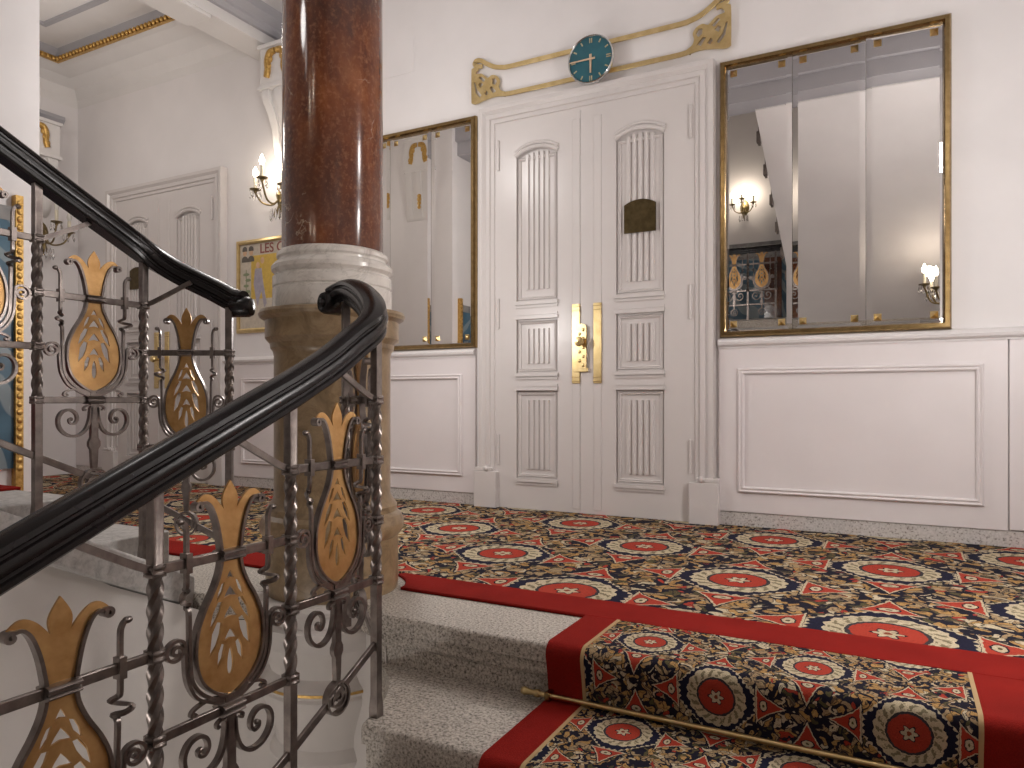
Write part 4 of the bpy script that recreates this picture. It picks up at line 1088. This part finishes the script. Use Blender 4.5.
# ------------------------------------------------------------------ sconces
def make_sconce(label, loc, rz, scale=1.0, lit=3.0, n_arm=3):
    t = thing('wall_sconce', label, 'wall lamp', loc, 'crystal candle sconces', None, rz)
    t.scale = (scale,)*3
    obj('backplate', MB().lathe([(0.0001, 0.0), (0.05, 0.0), (0.055, 0.006), (0.04, 0.014), (0.02, 0.022), (0.0001, 0.028)], 20, Matrix.Rotation(PI/2, 4, 'X') @ Matrix.Diagonal((1, 1.7, 1, 1))), 'bronze', t, local=True)
    arms = [(-0.125, -0.14, 0.03), (0.0, -0.20, 0.075), (0.125, -0.14, 0.03)][:n_arm]
    hub = MB().lathe([(0.0001, -0.16), (0.012, -0.14), (0.02, -0.11), (0.01, -0.08), (0.016, -0.04), (0.024, -0.01), (0.012, 0.02), (0.0001, 0.03)], 14, Matrix.Translation((0, -0.05, 0)))
    obj('stem', hub, 'bronze', t, local=True)
    W = Matrix.Rotation(rz, 4, 'Z')
    for (ax, ay, az) in arms:
        path = cr([(0, -0.04, -0.02), (ax*0.3, -0.04+(ay+0.04)*0.35, -0.075), (ax*0.75, -0.04+(ay+0.04)*0.75, -0.06), (ax, ay, az-0.03)], 6)
        a = obj('arm', MB().tube(path, 0.0062, 8), 'bronze', t, local=True)
        T = Matrix.Translation((ax, ay, az))
        obj('drip_cup', MB().lathe([(0.0001, -0.034), (0.008, -0.032), (0.012, -0.02), (0.036, -0.010), (0.038, -0.005), (0.0001, -0.006)], 18, T), 'bronze', a, local=True)
        obj('candle_sleeve', MB().lathe([(0.0115, -0.006), (0.0115, 0.075), (0.0001, 0.076)], 14, T), 'candle_sleeve', a, local=True)
        obj('bulb', MB().lathe([(0.0001, 0.073), (0.009, 0.075), (0.0165, 0.095), (0.0165, 0.108), (0.009, 0.13), (0.0001, 0.148)], 14, T), 'bulb_glow' if lit else 'bulb_off', a, local=True)
        for q in range(5):
            an = 2*PI*q/5; cx, cy = ax+0.035*math.cos(an), ay+0.035*math.sin(an)
            d = MB().lathe([(0.0001, -0.075), (0.007, -0.06), (0.009, -0.05), (0.003, -0.025), (0.0001, -0.02)], 6, Matrix.Translation((cx, cy, az)))
            d.sphere((cx, cy, az-0.014), 0.0045, 6, 4)
            obj('crystal_drop', d, 'crystal', a, local=True, smooth=0)
        pos = Vector(loc)+W @ (Vector((ax, ay, az+0.11))*scale)
    for q in range(6):
        an = PI*q/5+PI; cx, cy = 0.05*math.cos(an), -0.07+0.03*math.sin(an)
        obj('crystal_drop', MB().lathe([(0.0001, -0.13), (0.010, -0.105), (0.012, -0.09), (0.003, -0.05), (0.0001, -0.045)], 6, Matrix.Translation((cx, cy, -0.06))), 'crystal', t, local=True, smooth=0)
    c = Vector(loc)+W @ (Vector((0, -0.17, 0.16))*scale)
    if lit: point('sconce_light', c, lit, 0.05)
    return t
make_sconce('lit crystal candle sconce on the back wall just left of the column', (-4.19, WY, 2.28), 0, 1.15, 2.5)
make_sconce('crystal sconce on the far end wall seen below the far handrail', (-6.86, 3.78, 2.20), PI/2, 1.25, 0)
make_sconce('lit candle sconce low in the right pane of the large mirror', (XR, 0.25, 1.72), -PI/2, 1.3, 2)
make_sconce('lit candle sconce above the blue dado in the left mirror pane', (-2.02, -2.9, 3.55), PI, 1.2, 6)
make_sconce('lit candle sconce cut by the left edge of the large mirror', (-2.75, -2.9, 3.45), PI, 1.2, 6)

# ------------------------------------------------------------------ framed poster behind the column
pt = thing('framed_poster', 'gold-framed theatre poster on the back wall left of the column', 'poster', (-4.40, WY, 1.24))
x0, x1, z0, z1 = -4.707, -4.11, 1.233, 1.976
obj('frame', MB().sweep([(x0+0.018, WY, z0+0.018), (x1-0.018, WY, z0+0.018), (x1-0.018, WY, z1-0.018), (x0+0.018, WY, z1-0.018)], [(-0.018, 0), (-0.018, 0.024), (-0.006, 0.03), (0.012, 0.022), (0.018, 0.012), (0.018, 0)], (0, -1, 0), closed=True), 'brass', pt)
pr_ = obj('print', MB().box(x0+0.03, x1-0.03, WY-0.010, WY-0.001, z0+0.03, z1-0.03), 'poster_paper', pt)
yp = WY-0.0105
obj('yellow_field', MB().box(-4.545, -4.17, yp-0.001, WY-0.009, 1.50, 1.845), 'poster_yellow', pr_)
obj('lettering', text_mb('LES C', 0.105, 0.002, Matrix.Translation((-4.45, yp-0.0008, 1.858))), 'poster_red', pr_)
fg = MB()
def blob(x, z, w, h, m): m.add(*(lambda q: (q.v, q.f))(plate([[(x+w*math.cos(2*PI*i/14), z+h*math.sin(2*PI*i/14)) for i in range(14)]], 0.002, Matrix.Translation((0, yp-0.0015, 0)))))
heads = MB(); hair = MB(); dress = MB(); plant = MB()
for hx in (-4.615, -4.545):
    blob(hx, 1.875, 0.020, 0.028, heads); 
    hair.add(*(lambda q: (q.v, q.f))(plate([arch(hx-0.026, hx+0.026, 1.885, 1.90, 0.024)], 0.002, Matrix.Translation((0, yp-0.002, 0)))))
    hair.add(*(lambda q: (q.v, q.f))(plate([arch(hx-0.034, hx+0.034, 1.80, 1.825, 0.022)], 0.002, Matrix.Translation((0, yp-0.001, 0)))))
blob(-4.47, 1.765, 0.020, 0.026, heads); blob(-4.42, 1.80, 0.020, 0.026, heads)
dress.add(*(lambda q: (q.v, q.f))(plate([[(-4.50, 1.74), (-4.515, 1.62), (-4.49, 1.50), (-4.47, 1.44), (-4.455, 1.50), (-4.43, 1.56), (-4.40, 1.43), (-4.375, 1.46), (-4.41, 1.62), (-4.43, 1.74)]], 0.002, Matrix.Translation((0, yp-0.0018, 0)))))
for q in range(5):
    blob(-4.60+0.022*(q % 2), 1.70-0.045*q, 0.034-0.003*q, 0.012, plant)
plant.box(-4.603, -4.597, yp-0.002, yp, 1.42, 1.74); 
for sx in (-1, 1): plant.add(*(lambda q: (q.v, q.f))(plate([[(-4.60, 1.42), (-4.60+sx*0.045, 1.52), (-4.60+sx*0.05, 1.56), (-4.60+sx*0.01, 1.48)][::sx]], 0.002, Matrix.Translation((0, yp-0.001, 0)))))
obj('faces', heads, 'poster_skin', pr_); obj('hair', hair, 'poster_dark', pr_); obj('costume', dress, 'poster_grey', pr_); obj('plant', plant, 'poster_green', pr_)

# ------------------------------------------------------------------ painted panels
wp = thing('wall_painting', 'tall blue painted panel in a gilt frame at the left edge, beside the wall end', 'painting', (XL, 1.2, 0.30))
Y0, Y1, Z0, Z1 = 0.75, 2.052, 0.95, 1.72
Z0 = 0.36
obj('canvas', MB().box(XL, XL+0.02, Y0, Y1-0.03, Z0, Z1-0.13), 'dado_blue', wp)
obj('frieze', MB().box(XL, XL+0.022, Y0, Y1-0.03, Z1-0.13, Z1-0.06), 'dado_grey', wp)
g = MB().box(XL, XL+0.04, Y1-0.036, Y1, Z0-0.12, Z1)
z = Z0
while z < Z1-0.03:
    g.sphere((XL+0.036, Y1-0.018, z), 0.018, 8, 6, (0.7, 0.95, 1.0)); z += 0.04
obj('frame', g, 'gold_leaf', wp, smooth=40)
dd = thing('wall_painting', 'blue and brown painted dado with grey frieze behind the half landing, seen in the mirror', 'painting', (-2, -2.9, 1.9))
obj('canvas', MB().box(-3.9, -0.9, -2.9, -2.885, 1.90, 2.78), 'dado_blue', dd)
obj('frieze', MB().box(-3.9, -0.9, -2.9, -2.88, 2.78, 3.02), 'dado_grey', dd)
for a in (-3.0, -2.38, -1.62, -1.05): obj('brown_panel', MB().box(a-0.12, a+0.12, -2.9, -2.875, 1.90, 2.78), 'red_marble', dd)
